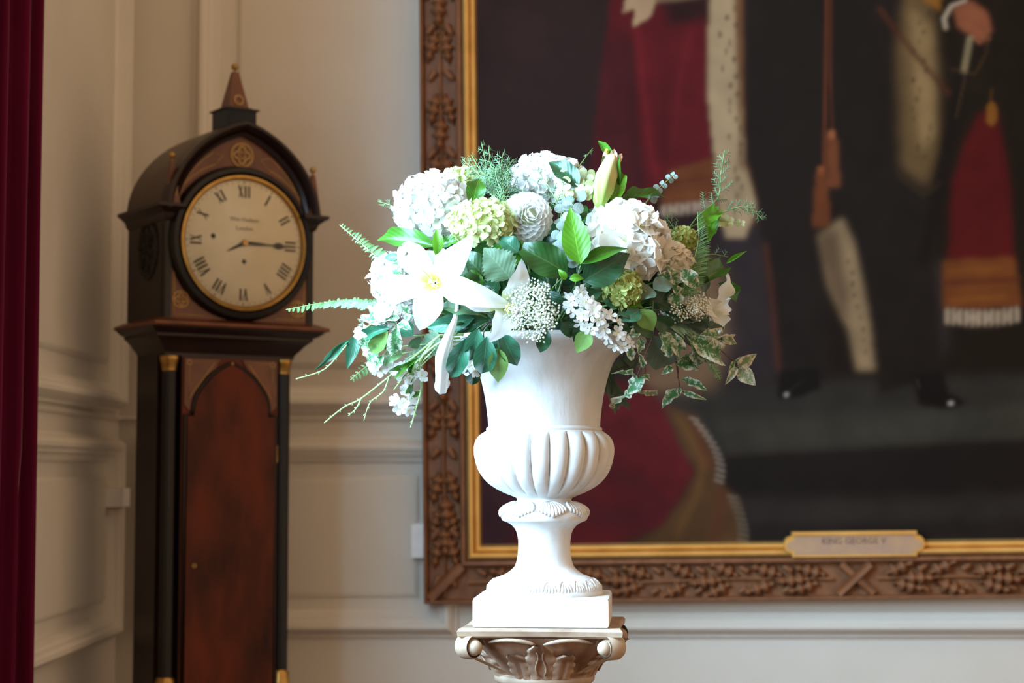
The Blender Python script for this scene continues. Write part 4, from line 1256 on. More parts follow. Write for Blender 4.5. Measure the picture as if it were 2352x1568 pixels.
# corner scrolls
for k in range(4):
    a = math.pi / 2 * k + math.pi / 4
    rad = Vector((math.cos(a), math.sin(a), 0)); tan = Vector((-rad.y, rad.x, 0))
    c = rad * (AH * 1.4142 - 0.026) + Vector((0, 0, za0 - 0.015))
    mb = MB()
    V = []; n = 40
    for q in range(n + 1):
        th = 2 * math.pi * 1.35 * q / n - math.pi * 0.35
        rr = 0.021 * (1 - 0.40 * q / n)
        p = c + rad * (rr * math.cos(-th + math.pi / 2 + 0.4)) + Vector((0, 0, rr * math.sin(-th + math.pi / 2 + 0.4)))
        w = 0.016 - 0.002 * q / n
        for s in (-1, -0.6, 0.6, 1): V.append(p + tan * (w * s) + (p - c).normalized() * (0.003 if abs(s) < 0.9 else 0))
    Fc = [(4 * i + j, 4 * i + j + 1, 4 * i + j + 5, 4 * i + j + 4) for i in range(n) for j in range(3)]
    mb.add(V, Fc)
    # core of the scroll
    for s in (-1, 1):
        mb.ball(c + tan * (0.0150 * s), 0.0122, 14, 9)
    mb.tube([c - tan * 0.014, c + tan * 0.014], 0.0135, 16)
    vo = mb.to('volute', M['stone_pale'], ped, True, 50)
    # leaf hanging from the scroll down the corner
    mb = MB(); V = []
    for i in range(9):
        u = i / 8
        base = Vector(bell_pt(a, 0.10, 0.004)).lerp(c + Vector((0, 0, -0.012)) + rad * 0.004, u ** 0.8)
        w = 0.012 * math.sin(math.pi * (0.15 + 0.7 * u))
        for s in (-1, -0.5, 0, 0.5, 1):
            V.append(base + tan * (w * s) + rad * (0.004 * (1 - s * s)))
    Fc = [(5 * i + j, 5 * i + j + 1, 5 * i + j + 6, 5 * i + j + 5) for i in range(8) for j in range(4)]
    mb.add(V, Fc).to('corner_leaf', M['stone_pale'], ped, True, None)
MB().lathe(crom([(0.077, zb0 - 0.016), (0.083, zb0 - 0.010), (0.083, zb0 - 0.002), (0.077, zb0 + 0.002)], 3), 64).to('astragal', M['stone_pale'], ped, True, None)
MB().lathe([(0.088, 0.16), (0.084, 0.30), (0.076, zb0 - 0.014)], 80, fn=lambda r_, h, a: r_ * (1 - 0.03 * abs(math.sin(10 * a)))).to('shaft', M['stone'], ped, True, None)
MB().lathe(crom([(0.125, 0.07), (0.130, 0.09), (0.118, 0.11), (0.098, 0.125), (0.104, 0.145), (0.090, 0.165)], 4), 64).to('torus_base', M['stone_pale'], ped, True, None)
soft_box(0.15, 0.0, 0.075, 0.004, 'base_block', M['stone'], ped)
# ---------------------------------------------------------------- flowers
G = {}
G['dark'] = leaf_mat('leaf_dark', (0.011, 0.048, 0.008), (0.024, 0.100, 0.014), (0.05, 0.15, 0.03), rough=0.34)
G['deep'] = leaf_mat('leaf_deep', (0.008, 0.042, 0.016), (0.017, 0.075, 0.028), (0.035, 0.11, 0.05), rough=0.30)
G['mid'] = leaf_mat('leaf_mid', (0.022, 0.100, 0.006), (0.045, 0.160, 0.010), (0.14, 0.28, 0.03), rough=0.36)
G['bright'] = leaf_mat('leaf_bright', (0.060, 0.20, 0.006), (0.090, 0.27, 0.012), (0.22, 0.42, 0.04), rough=0.40, trans=0.35)
G['rose'] = leaf_mat('leaf_grey_green', (0.040, 0.085, 0.032), (0.056, 0.108, 0.044), (0.10, 0.16, 0.07), rough=0.6)
G['teal'] = leaf_mat('leaf_blue_green', (0.026, 0.125, 0.066), (0.044, 0.175, 0.095), (0.13, 0.32, 0.20), rough=0.36)
G['pale'] = leaf_mat('leaf_pale_green', (0.15, 0.32, 0.07), (0.22, 0.40, 0.10), (0.10, 0.28, 0.07), rough=0.45, trans=0.3, veins=5)
G['sage'] = leaf_mat('leaf_sage', (0.085, 0.140, 0.100), (0.120, 0.180, 0.130), (0.15, 0.22, 0.16), rough=0.6)
G['euca'] = leaf_mat('eucalyptus_leaf', (0.19, 0.26, 0.22), (0.28, 0.35, 0.31), (0.34, 0.41, 0.36), rough=0.6, veins=4)
G['euca_lime'] = leaf_mat('eucalyptus_lime_leaf', (0.40, 0.46, 0.22), (0.52, 0.56, 0.32), (0.5, 0.55, 0.35), rough=0.6, veins=4)
G['vari'] = leaf_mat('variegated_leaf', (0.030, 0.150, 0.045), (0.060, 0.210, 0.070), None, rough=0.5, var=(0.62, 0.62, 0.50), vscale=170)
G['vari_pale'] = leaf_mat('variegated_pale_leaf', (0.16, 0.24, 0.12), (0.24, 0.32, 0.18), None, rough=0.55, var=(0.70, 0.66, 0.55), vscale=120)
G['fern'] = leaf_mat('fern_leaf', (0.090, 0.20, 0.070), (0.16, 0.30, 0.10), None, rough=0.6, veins=4)
G['fern_grey'] = leaf_mat('fern_grey_leaf', (0.12, 0.21, 0.13), (0.20, 0.30, 0.18), None, rough=0.6, veins=4)
G['needle'] = mat('needle_green', (0.085, 0.175, 0.080), (0.13, 0.24, 0.10), scale=60, rough=0.6)
G['stem'] = mat('stem_green', (0.10, 0.20, 0.05), (0.15, 0.26, 0.08), scale=50, rough=0.55)
G['stem_pale'] = mat('stem_pale_green', (0.28, 0.38, 0.14), (0.22, 0.33, 0.11), scale=60, rough=0.55)
G['stem_red'] = mat('stem_red_brown', (0.075, 0.028, 0.020), (0.11, 0.045, 0.03), scale=50, rough=0.55)
G['stem_dark'] = mat('stem_dark', (0.035, 0.035, 0.022), (0.05, 0.045, 0.03), scale=50, rough=0.6)
W_ = (0.80, 0.79, 0.76)
G['white'] = petal_mat('petal_white', (0.78, 0.80, 0.66), W_)
G['dahlia'] = petal_mat('petal_dahlia', (0.80, 0.80, 0.68), (0.86, 0.86, 0.84), trans=0.5)
G['cream'] = petal_mat('petal_cream', (0.74, 0.70, 0.50), (0.84, 0.81, 0.74))
G['lime'] = petal_mat('petal_lime', (0.42, 0.48, 0.10), (0.68, 0.74, 0.40), pos=(0.0, 0.7))
G['limegreen'] = petal_mat('petal_lime_green', (0.30, 0.36, 0.06), (0.46, 0.52, 0.18), pos=(0.0, 0.7))
G['lily'] = petal_mat('petal_lily', (0.52, 0.55, 0.06), (0.74, 0.74, 0.70), pos=(0.05, 0.36))
G['lily_pink'] = petal_mat('petal_lily_back', (0.70, 0.71, 0.60), (0.74, 0.74, 0.70), pos=(0.1, 0.6))
G['bud'] = petal_mat('bud_skin', (0.26, 0.42, 0.08), (0.80, 0.60, 0.40), pos=(0.10, 0.85), trans=0.15)
G['bud_tip'] = petal_mat('bud_tip', (0.84, 0.50, 0.25), (0.88, 0.72, 0.58), pos=(0.1, 0.9))
G['hang'] = petal_mat('hanging_bud_skin', (0.70, 0.74, 0.62), (0.85, 0.84, 0.80), pos=(0.0, 0.5), trans=0.15)
G['anther'] = mat('anther_yellow', (0.62, 0.55, 0.04), rough=0.7)
G['filament'] = mat('filament', (0.72, 0.74, 0.35), rough=0.5)
G['stigma'] = mat('stigma_grey', (0.25, 0.22, 0.22), rough=0.6)
G['eye'] = mat('floret_eye', (0.26, 0.32, 0.28), rough=0.6)
G['eye_g'] = mat('floret_eye_green', (0.45, 0.50, 0.15), rough=0.6)
G['lace'] = mat('lace_floret', (0.80, 0.83, 0.74), rough=0.6)
G['lace_tan'] = mat('lace_floret_old', (0.80, 0.83, 0.74), rough=0.6)
G['core'] = mat('flower_core', (0.36, 0.42, 0.24), rough=0.8)
G['foam'] = mat('floral_foam', (0.012, 0.030, 0.014), (0.02, 0.045, 0.02), scale=60, rough=0.9, bump=0.4)

# depth of the bouquet's front at a pixel (dome round the urn axis)
def ysurf(px, py):
    q = 1 - ((px - 1235) / 430.0) ** 2 - ((py - 640) / 320.0) ** 2
    return UY - 0.235 * math.sqrt(max(q, 0.0)) + 0.02
def P(px, py, dy=0.0, abs_y=None):
    return pix(px, py, abs_y if abs_y is not None else ysurf(px, py) + dy)
MPX = 2.85 / F                             # metres per pixel near the front of the bouquet
S0 = Vector((UX, UY, z_pl_b + rp(0, 815)[1]))
CAMP = Vector((0, 0, CAMZ))
def tocam(p): return (CAMP - p).normalized()

# ---- unit blades: length 1 along +Y, full width 1, bowed towards +Z, ends on the axis
def blade(name, m, prof, nt_=10, ns=4, bow=0.10, fold=0.10, wave=0.0, wk=3, tipcurl=0.0, twist=0.0, teeth=0, seed=0):
    rnd = random.Random(seed); V = []; uv = []
    ph = rnd.uniform(0, 6)
    for i in range(nt_ + 1):
        t = i / nt_
        w = 0.5 * prof(t)
        for j in range(ns + 1):
            s = -1 + 2 * j / ns
            ww = w * (1 + (0.10 * (1 if i % 2 else -1) if teeth and abs(s) > 0.9 else 0))
            x = ww * s
            z = bow * 4 * t * (1 - t) + fold * abs(s) * prof(t) * 0.5
            z += wave * math.sin(wk * 2 * math.pi * t + ph + (1.3 if s > 0 else 0)) * abs(s) ** 1.5 * prof(t)
            z -= tipcurl * max(0, t - 0.55) ** 2 * 4
            if twist:
                a = twist * (t - 0.3); x, z = x * math.cos(a), z + x * math.sin(a)
            V.append((x, t, z)); uv.append((j / ns, t))
    Fc = [(i * (ns + 1) + j, i * (ns + 1) + j + 1, (i + 1) * (ns + 1) + j + 1, (i + 1) * (ns + 1) + j) for i in range(nt_) for j in range(ns)]
    return V, Fc, uv
pr_salal = lambda t: 1.10 * (max(0.0, math.sin(math.pi * min(1, t) ** 0.70)) ** 0.95) * (1 - 0.16 * t) + 0.010
pr_lance = lambda t: max(0.0, math.sin(math.pi * (0.06 + 0.94 * t) ** 0.85)) ** 0.9 + 0.012
pr_round = lambda t: math.sqrt(max(0.0, 1 - (2 * t - 1) ** 2)) * 1.0 + 0.02
pr_petal = lambda t: (0.16 + 0.84 * min(1, t / 0.62) ** 0.9) * math.sqrt(max(0.0, 1 - max(0, (t - 0.55) / 0.45) ** 2.4)) + 0.01
pr_lily = lambda t: (0.30 + 0.70 * math.sin(math.pi / 2 * min(1, t / 0.5))) * max(0.0, 1 - max(0, (t - 0.42) / 0.58) ** 1.8) ** 0.72 + 0.01
BL = {}
def get(kind, mname, var=0):
    key = (kind, mname, var)
    if key not in BL:
        m = G[mname]
        if kind == 'leaf': a = blade(key, m, pr_salal, 12, 6, 0.10 + 0.04 * var, 0.22, 0.05, 2, 0, 0.0, 0, var)
        elif kind == 'curl': a = blade(key, m, pr_salal, 14, 6, 0.16, 0.22, 0.03, 1, 0, 0.35, 0, var)
        elif kind == 'flat': a = blade(key, m, pr_salal, 10, 4, 0.05, 0.12, 0.02, 2, 0, 0, 0, var)
        elif kind == 'rose': a = blade(key, m, lambda t: pr_salal(t) if t > 0.08 else pr_salal(t), 24, 6, 0.06, 0.10, 0.02, 3, 0, 0, 1, var)
        elif kind == 'long': a = blade(key, m, pr_lance, 12, 4, 0.08, 0.3, 0.02, 2, 0, 0.5 * var, 0, var)
        elif kind == 'round': a = blade(key, m, pr_round, 10, 4, 0.06, 0.14, 0.0, 2, 0, 0, 0, var)
        elif kind == 'wavy': a = blade(key, m, pr_salal, 20, 6, 0.10 + 0.05 * var, 0.15, 0.07, 2.5, 0, 0.5 * (var - 1), 0, var)
        elif kind == 'petal': a = blade(key, m, pr_petal, 6, 4, -0.06, 0.10, 0.05, 2, 0.10, 0, 0, var)
        elif kind == 'lily': a = blade(key, m, pr_lily, 16, 6, 0.15, 0.16, 0.06, 2.5, 0.34, 0, 0, var)
        elif kind == 'dahlia': a = blade(key, m, pr_petal, 6, 4, -0.10, 0.35, 0.0, 2, -0.06, 0, 0, var)
        BL[key] = make_mesh(kind, a[0], a[1], m, True, a[2])
    return BL[key]
def basis(base, tip, normal, w, zs=1.0):
    Y = tip - base; L = Y.length; Y = Y / L
    Z = (normal - Y * normal.dot(Y))
    Z = Z.normalized() if Z.length > 1e-6 else Y.orthogonal().normalized()
    X = Y.cross(Z)
    m = Matrix.Identity(4)
    for r_ in range(3): m[r_][0] = X[r_] * w; m[r_][1] = Y[r_] * L; m[r_][2] = Z[r_] * L * zs
    m.translation = base
    return m
class Plant:
    def __init__(s, name, label, cat, base=None, group=None):
        s.base = Vector(base) if base is not None else S0.copy()
        s.o = thing(name, label, cat, s.base, group)
    def stem(s, pts, r=0.0016, m='stem', name='stem', n=6, from_urn=True):
        pts = [Vector(p) for p in pts]
        if from_urn:
            a = s.base; b = pts[0]
            mid = a.lerp(b, 0.5) + Vector((0, 0, 0.02))
            pts = [a, a.lerp(mid, 0.6), mid.lerp(b, 0.5)] + pts
        rr = [r * (1.15 - 0.6 * i / max(1, len(pts) - 1)) for i in range(len(pts))]
        return MB().tube(pts, rr, n).to(name, G[m], s.o, True, None, s.base)
    def blade(s, me, base, tip, w, normal=None, name='leaf', zs=1.0, par=None):
        if normal is None: normal = tocam(base)
        mt = basis(base - s.base, tip - s.base, normal, w, zs)
        return link(name, me, par or s.o, mt)

def leaves(pl, lst, name='leaf'):
    """lst rows: bx, by, tx, ty, width px, kind, material [, dy base, dy tip, (nx, nz) tilt of the normal]"""
    for k, row in enumerate(lst):
        bx, by, tx, ty, w, kind, m = row[:7]
        d0 = row[7] if len(row) > 7 else 0.0
        d1 = row[8] if len(row) > 8 else d0
        tl = row[9] if len(row) > 9 else (random.uniform(-0.35, 0.35), random.uniform(0.0, 0.5))
        b = P(bx, by, d0); t = P(tx, ty, d1)
        nrm = tocam(b) + Vector((tl[0], 0, tl[1]))
        pl.blade(get(kind, m, k % 3), b, t, w * MPX, nrm, name)

# ---- composed heads
def floret_mesh(name, petals, m, eye, plen=1.0, pw=0.95, seed=0, cup=0.25, bead=0.10):
    rnd = random.Random(seed); mb = MB()
    for k in range(petals):
        a = 2 * math.pi * k / petals + rnd.uniform(-0.12, 0.12)
        V, Fc, uv = blade('', None, pr_petal, 4, 4, -0.08 + rnd.uniform(-0.05, 0.05), 0.05, 0.07, 1.5, 0.08, 0, 0, seed * 7 + k)
        rx = Matrix.Rotation(cup + rnd.uniform(-0.15, 0.2), 4, 'X'); rz = Matrix.Rotation(a, 4, 'Z')
        L = plen * rnd.uniform(0.9, 1.08)
        mb.add([rz @ rx @ Vector((x * pw * L, y * L, z * L)) for x, y, z in V], Fc, uv, 0)
    mb.ball((0, 0, 0.03), bead, 6, 4, 1)
    return mb.mesh(name, [m, eye], True)
FL = {}
def floret(kind, v):
    if (kind, v) not in FL:
        if kind == 'white': a = floret_mesh('floret', 4, G['white'], G['eye'], 1, 1.0, v, 0.18)
        elif kind == 'cream': a = floret_mesh('floret', 4, G['cream'], G['eye_g'], 1, 1.05, v + 10, 0.32)
        elif kind == 'lime': a = floret_mesh('floret', 4, G['lime'], G['eye_g'], 1, 0.95, v + 20, 0.40)
        elif kind == 'limegreen': a = floret_mesh('floret', 4, G['limegreen'], G['eye_g'], 1, 0.95, v + 30, 0.40)
        elif kind == 'stock': a = floret_mesh('floret', 5, G['white'], G['eye_g'], 1, 0.62, v + 40, 0.30)
        elif kind == 'blossom': a = floret_mesh('blossom', 5, G['white'], G['eye_g'], 1, 0.80, v + 50, 0.45)
        FL[(kind, v)] = a
    return FL[(kind, v)]
def place_floret(pl, me, p, nrm, size, name='floret', spin=None):
    Z = nrm.normalized(); X = Z.orthogonal().normalized(); Y = Z.cross(X)
    a = random.uniform(0, 6.28) if spin is None else spin
    X, Y = X * math.cos(a) + Y * math.sin(a), Y * math.cos(a) - X * math.sin(a)
    m = Matrix.Identity(4)
    for r_ in range(3): m[r_][0] = X[r_] * size; m[r_][1] = Y[r_] * size; m[r_][2] = Z[r_] * size
    m.translation = p - pl.base
    return link(name, me, pl.o, m)
def hydrangea(label, cx, cy, rx, ry, kind, n, fs, dy=0.0, rz=None, squash=1.0, jit=0.35, name='hydrangea', group=None, ctr_y=None):
    pl = Plant(name, label, 'hydrangea', None, group)
    c = P(cx, cy, dy) if ctr_y is None else pix(cx, cy, ctr_y)
    ax, az = rx * MPX, ry * MPX; ay = (rz or (rx + ry) / 2) * MPX * squash
    c = c + Vector((0, ay * 0.55, 0))
    core = MB(); core.ball(c, 1.0, 16, 10, 0, (ax * 0.72, ay * 0.72, az * 0.72))
    core.to('core', G['core'], pl.o, True, None, pl.base)
    pl.stem([c - Vector((0, 0, az * 0.5))], 0.0028)
    i = 0; ga = math.pi * (3 - math.sqrt(5)); tot = n
    for k in range(tot):
        z = 1 - 2 * (k + 0.5) / tot; r_ = math.sqrt(1 - z * z); a = ga * k
        d = Vector((r_ * math.cos(a), r_ * math.sin(a), z))
        if d.y > 0.45 or d.z < -0.90: continue
        p = c + Vector((d.x * ax, d.y * ay, d.z * az)) * random.uniform(0.86, 0.99)
        nr = Vector((d.x / ax, d.y / ay, d.z / az)).normalized() + Vector((random.uniform(-jit, jit), random.uniform(-jit, jit), random.uniform(-jit, jit)))
        place_floret(pl, floret(kind, k % 4), p, nr, fs * MPX * random.uniform(0.85, 1.15))
    return pl

def lily(label, c, tips, w, m='lily', stamens=True, axis=None, wpx=None, group=None, stig=None):
    pl = Plant('lily', label, 'lily', None, group)
    cc = P(*c)
    ax = axis if axis is not None else tocam(cc)
    back = cc - ax * 0.035
    pl.stem([back - ax * 0.02 - Vector((0, 0, 0.02)), back], 0.003)
    MB().tube([back - ax * 0.008, back, cc - ax * 0.008], [0.004, 0.008, 0.012], 12).to('throat', G['lily'], pl.o, True, None, pl.base)
    for k, tp in enumerate(tips):
        t = P(*tp[:3]); ww = tp[3] if len(tp) > 3 else w
        d = (t - cc); b = cc - ax * 0.012 + d.normalized() * 0.002
        pl.blade(get('lily', m, k % 3), b, t, ww * MPX, ax, 'petal')
    if stamens:
        for k in range(6):
            a = 2 * math.pi * k / 6 + 0.3
            X = ax.orthogonal().normalized(); Yv = ax.cross(X)
            o_ = (X * math.cos(a) + Yv * math.sin(a))
            tip = cc + ax * 0.020 + o_ * 0.008
            st_ = MB().tube([cc - ax * 0.01, cc + ax * 0.010 + o_ * 0.002, tip], 0.0009, 5).to('stamen', G['filament'], pl.o, True, None, pl.base)
            an = MB().tube([tip - o_.cross(ax) * 0.0025, tip, tip + o_.cross(ax) * 0.0025], [0.0006, 0.0012, 0.0006], 6).to('anther', G['anther'], st_, True, None, pl.base)
        tipp = P(*stig) if stig else cc + ax * 0.045
        pi_ = MB().tube([cc - ax * 0.01, cc.lerp(tipp, 0.5) + ax * 0.008, tipp], 0.0011, 6).to('pistil', G['filament'], pl.o, True, None, pl.base)
        MB().ball(tipp, 0.0036, 8, 6).to('stigma', G['stigma'], pi_, True, None, pl.base)
    return pl

def umbel(label, cx, cy, rx, ry, m, dy=0.0, n=34, seed=1, group=None):
    n = int(n * 0.8)
    pl = Plant('lace_flower', label, 'lace flower', None, group)
    rnd = random.Random(seed)
    c = P(cx, cy, dy); hub = c + Vector((0, 0.045, -0.02))
    pl.stem([hub], 0.0022, 'stem_pale')
    rays = MB(); beads = MB()
    for k in range(n):
        a = k * 2.39996; q = math.sqrt((k + 0.5) / n)
        p = c + Vector((rx * MPX * q * math.cos(a) + rnd.uniform(-0.004, 0.004), -0.020 * (1 - q * q) + rnd.uniform(-0.012, 0.008), ry * MPX * q * math.sin(a) + rnd.uniform(-0.004, 0.004)))
        rays.tube([hub, hub.lerp(p, 0.6) + Vector((0, -0.006, 0)), p], 0.0006, 4)
        for j in range(20):
            b = j * 2.39996; r_ = 0.0115 * math.sqrt((j + 0.5) / 20) * rnd.uniform(0.7, 1.25)
            e = p + Vector((r_ * math.cos(b), -0.007 + rnd.uniform(-0.003, 0.002), r_ * math.sin(b)))
            rays.spike(p, e, 0.0003)
            beads.oct(e, rnd.uniform(0.0015, 0.0026))
    rays.to('rays', G['stem_pale'], pl.o, True, None, pl.base)
    o = beads.to('florets', G[m], pl.o, True, None, pl.base); o['kind'] = 'stuff'

def pinna_mesh(mname):
    V = []; uv = []; nt_ = 12
    for i in range(nt_ + 1):
        t = i / nt_; w = 0.5 * (math.sin(math.pi * (0.12 + 0.86 * t)) ** 0.7) * (1.0 if i % 2 == 0 else 0.62) + 0.01
        for s in (-1, 0, 1):
            V.append((w * s, t, 0.10 * math.sin(math.pi * t) + 0.08 * abs(s) * w)); uv.append((0.5 + 0.5 * s, t))
    Fc = [(3 * i + j, 3 * i + j + 1, 3 * i + j + 4, 3 * i + j + 3) for i in range(nt_) for j in range(2)]
    return make_mesh('pinna', V, Fc, G[mname], True, uv)
PIN = {k: pinna_mesh(k) for k in ('fern', 'fern_grey')}
def path3(pts):
    """smooth 3-d curve through pixel points (px, py, dy)"""
    Q = [P(*p) for p in pts]
    out = []
    for i in range(len(Q) - 1):
        p0 = Q[max(0, i - 1)]; p1 = Q[i]; p2 = Q[i + 1]; p3 = Q[min(len(Q) - 1, i + 2)]
        for j in range(6):
            t = j / 6
            out.append(0.5 * (2 * p1 + (p2 - p0) * t + (2 * p0 - 5 * p1 + 4 * p2 - p3) * t * t + (3 * p1 - p0 - 3 * p2 + p3) * t ** 3))
    return out + [Q[-1]]
def along(path, t):
    i = t * (len(path) - 1); k = min(int(i), len(path) - 2)
    return path[k].lerp(path[k + 1], i - k), (path[k + 1] - path[k]).normalized()
def fern(label, pts, n, lmax, m='fern', up=1.0, down=1.0, wr=0.42, group=None, tilt=(0, 0.4)):
    pl = Plant('fern_frond', label, 'fern', None, group)
    pa = path3(pts)
    pl.stem(pa, 0.0011, 'stem_pale', 'rachis')
    for k in range(n):
        t = 0.06 + 0.93 * k / n
        p, d = along(pa, t)
        L = lmax * MPX * (1 - t) ** 0.55 * (0.55 + 0.45 * min(1, t / 0.15)) + 0.003
        nrm = tocam(p) + Vector((tilt[0], 0, tilt[1])); nrm.normalize()
        side = d.cross(nrm).normalized()
        for sg, kf in ((1, down), (-1, up)):
            if kf <= 0: continue
            q = p + (side * sg * 0.92 + d * 0.45).normalized() * L * kf + nrm * random.uniform(-0.35, 0.2) * L + d * random.uniform(-0.12, 0.12) * L
            pl.blade(PIN[m], p, q, L * wr * max(kf, 0.5), nrm, 'pinna')
def asparagus(label, pts, nb, blen, nlen, seed=0, spread=1.0, m='needle', base=0.1, group=None, curl=0.0, tail=True):
    pl = Plant('asparagus_fern', label, 'asparagus fern', None, group)
    rnd = random.Random(seed)
    pa = path3(pts); pl.stem(pa, 0.0011, 'stem')
    mb = MB(); nb = int(nb * 0.62)
    for k in range(nb):
        t = base + (0.97 - base) * k / nb
        p, d = along(pa, t); nrm = tocam(p); side = d.cross(nrm).normalized() * (1 if k % 2 else -1)
        L = blen * MPX * (1 - 0.75 * t) * rnd.uniform(0.7, 1.15)
        dirv = (side * 0.85 * spread + d * 0.6 + nrm * rnd.uniform(-0.6, 0.6)).normalized()
        pts_ = [p]; dv = dirv.copy()
        ns = 6
        for j in range(ns):
            dv = (dv + d * 0.10 + Vector((rnd.uniform(-curl, curl), rnd.uniform(-curl, curl), rnd.uniform(-curl, curl)))).normalized()
            pts_.append(pts_[-1] + dv * L / ns)
        mb.tube(pts_, 0.0007, 3)
        m_ = max(4, int(L / (3.6 * MPX)))
        for j in range(m_):
            q, e = along(pts_, (j + 0.5) / m_)
            s2 = e.cross(nrm).normalized() * (1 if j % 2 else -1)
            ln = nlen * MPX * rnd.uniform(0.7, 1.2) * (1 - 0.4 * j / m_)
            mb.spike(q, q + (s2 * 0.8 + e * 0.7 + nrm * rnd.uniform(-0.4, 0.4)).normalized() * ln, 0.00062)
    o = mb.to('needles', G[m], pl.o, True, None, pl.base); o['kind'] = 'stuff'
def eucalyptus(label, pts, n, size, m='euca', dyj=0.0, taper=0.5, group=None):
    pl = Plant('eucalyptus_sprig', label, 'eucalyptus', None, group)
    pa = path3(pts); pl.stem(pa, 0.0012, 'stem_pale')
    for k in range(n):
        t = 0.04 + 0.96 * k / max(1, n - 1)
        t = min(t, 0.99)
        p, d = along(pa, t); nrm = tocam(p)
        side = d.cross(nrm).normalized()
        if k % 2: side = (side * 0.75 + nrm * 0.45).normalized()
        L = size * MPX * (1 - (1 - taper) * t) * random.uniform(0.9, 1.1)
        for sg in (-1, 1):
            q = p + (side * sg + d * 0.35).normalized() * L
            nn = (d * 0.35 + nrm * 1.0 + side * sg * random.uniform(-0.5, 0.3) + Vector((random.uniform(-.2, .2), 0, random.uniform(-.2, .2)))).normalized()
            pl.blade(get('round', m, k % 3), p, q, L * 0.95, nn, 'leaf')
def spray(name, label, cat, stems, lst, sm='stem', r=0.0013, group=None, leaf_name='leaf'):
    pl = Plant(name, label, cat, None, group)
    for i, s_ in enumerate(stems):
        pl.stem(path3(s_), r, sm, 'stem' if i == 0 else 'side_stem', from_urn=(i == 0))
    leaves(pl, lst, leaf_name)
    return pl
random.seed(11)

# floral foam in the mouth of the urn
fo = thing('floral_foam', 'dark green floral foam packed into the mouth of the urn', 'floral foam', (UX, UY, S0.z - 0.04))
MB().lathe(crom([(0.07, 0.0), (0.085, 0.03), (0.095, 0.06), (0.09, 0.085), (0.04, 0.10), (0.001, 0.102)], 3), 24, fn=lambda r_, h, a: r_ * (1 + 0.05 * math.sin(5 * a + h * 60))).to('foam_block', G['foam'], fo)

# dark filler sprays between the blooms
ANCH = [(995, 470, 'the round white hydrangea'), (1108, 508, 'the small lime hydrangea'), (1212, 494, 'the white dahlia'), (1258, 405, 'the top hydrangea'), (1442, 550, 'the large cream hydrangea'), (1552, 602, 'the small cream hydrangea'), (1432, 662, 'the olive hydrangea'), (900, 640, 'the white hydrangea by the lily'), (1000, 650, 'the large open lily'), (1162, 702, 'the half-open lily'), (1640, 715, 'the lily facing away'), (1392, 410, 'the peach lily bud'), (1030, 800, 'the drooping lily bud'), (1222, 716, 'the white lace flower'), (1590, 705, 'the small lace flower'), (1370, 740, 'the white stock'), (1305, 540, 'the silvery eucalyptus'), (1148, 608, 'the rounded rose leaf'), (1245, 590, 'the broad dark leaf sprig'), (1335, 545, 'the upright bright leaf'), (1500, 664, 'the folded sage leaf'), (1600, 560, 'the upright fern frond'), (905, 760, 'the variegated leaves under the lily'), (1485, 735, 'the pale leaves by the stock tip'), (1390, 610, 'the quilted dark leaf'), (1060, 710, 'the oval leaf under the lilies')]
for k in range(22):
    a = k * 2.39996; q = math.sqrt((k + 0.5) / 22)
    cx_, cy_ = 1240 + 300 * q * math.cos(a), 630 + 150 * q * math.sin(a)
    an = min(ANCH, key=lambda r_: (r_[0] - cx_) ** 2 + (r_[1] - cy_) ** 2); ANCH.remove(an)
    pl = Plant('salal_spray', 'dark green salal spray tucked in behind ' + an[2], 'foliage', None, 'dark salal sprays filling the bouquet')
    tip = P(cx_, cy_, 0.10)
    pl.stem([tip], 0.0018, 'stem_dark')
    for j in range(7):
        aa = j * 2.39996 + k
        rr = (18 + 26 * math.sqrt(j / 7))
        bx, by = cx_ + 12 * math.cos(aa), cy_ + 12 * math.sin(aa)
        tx, ty = cx_ + (rr + 42) * math.cos(aa), cy_ + (rr + 34) * math.sin(aa)
        b = P(bx, by, 0.095 + 0.01 * (j % 3)); t = P(tx, ty, 0.085 + random.uniform(0, 0.05))
        pl.blade(get('leaf', 'dark' if (j + k) % 3 else 'deep', j % 3), b, t, random.uniform(40, 56) * MPX, tocam(b) + Vector((random.uniform(-.6, .6), 0, random.uniform(-.1, .7))))

# hydrangeas, dahlia
hydrangea('round white hydrangea head with grey-eyed florets beside the wiry fern', 995, 470, 90, 78, 'white', 150, 27, -0.005)
hydrangea('small lime-tinted hydrangea head between white hydrangea and white dahlia', 1108, 508, 78, 50, 'lime', 130, 20, -0.035)
hydrangea('white hydrangea head at the top behind the eucalyptus', 1258, 405, 88, 56, 'white', 130, 27, 0.07)
hydrangea('pale lime hydrangea peeping over the round white hydrangea', 1058, 412, 44, 28, 'lime', 60, 17, 0.07)
hydrangea('large cream hydrangea head with ruffled petals below the orange lily bud', 1442, 550, 88, 86, 'cream', 130, 37, -0.01, jit=0.6)
hydrangea('small cream hydrangea behind the large cream one', 1552, 602, 38, 44, 'cream', 70, 20, 0.02)
hydrangea('olive green hydrangea head under the large cream hydrangea', 1432, 662, 44, 42, 'limegreen', 80, 18, -0.015)
hydrangea('tiny olive hydrangea cluster beside the upright fern', 1568, 548, 34, 28, 'limegreen', 60, 13, 0.03)
hydrangea('white hydrangea head hidden behind the big lily', 900, 640, 46, 56, 'white', 80, 30, 0.03)
hydrangea('pale hydrangea cluster beneath the big lily by the silvery fern', 912, 712, 50, 38, 'white', 80, 22, 0.01)
dh = Plant('dahlia', 'white pompon dahlia with tiers of rounded petals', 'dahlia')
c = P(1212, 494, -0.02) + Vector((0, 0.025, 0))
dax = (tocam(c) + Vector((0.30, 0, 0.25))).normalized()
dh.stem([c - dax * 0.03 - Vector((0, 0, 0.02)), c - dax * 0.01], 0.003)
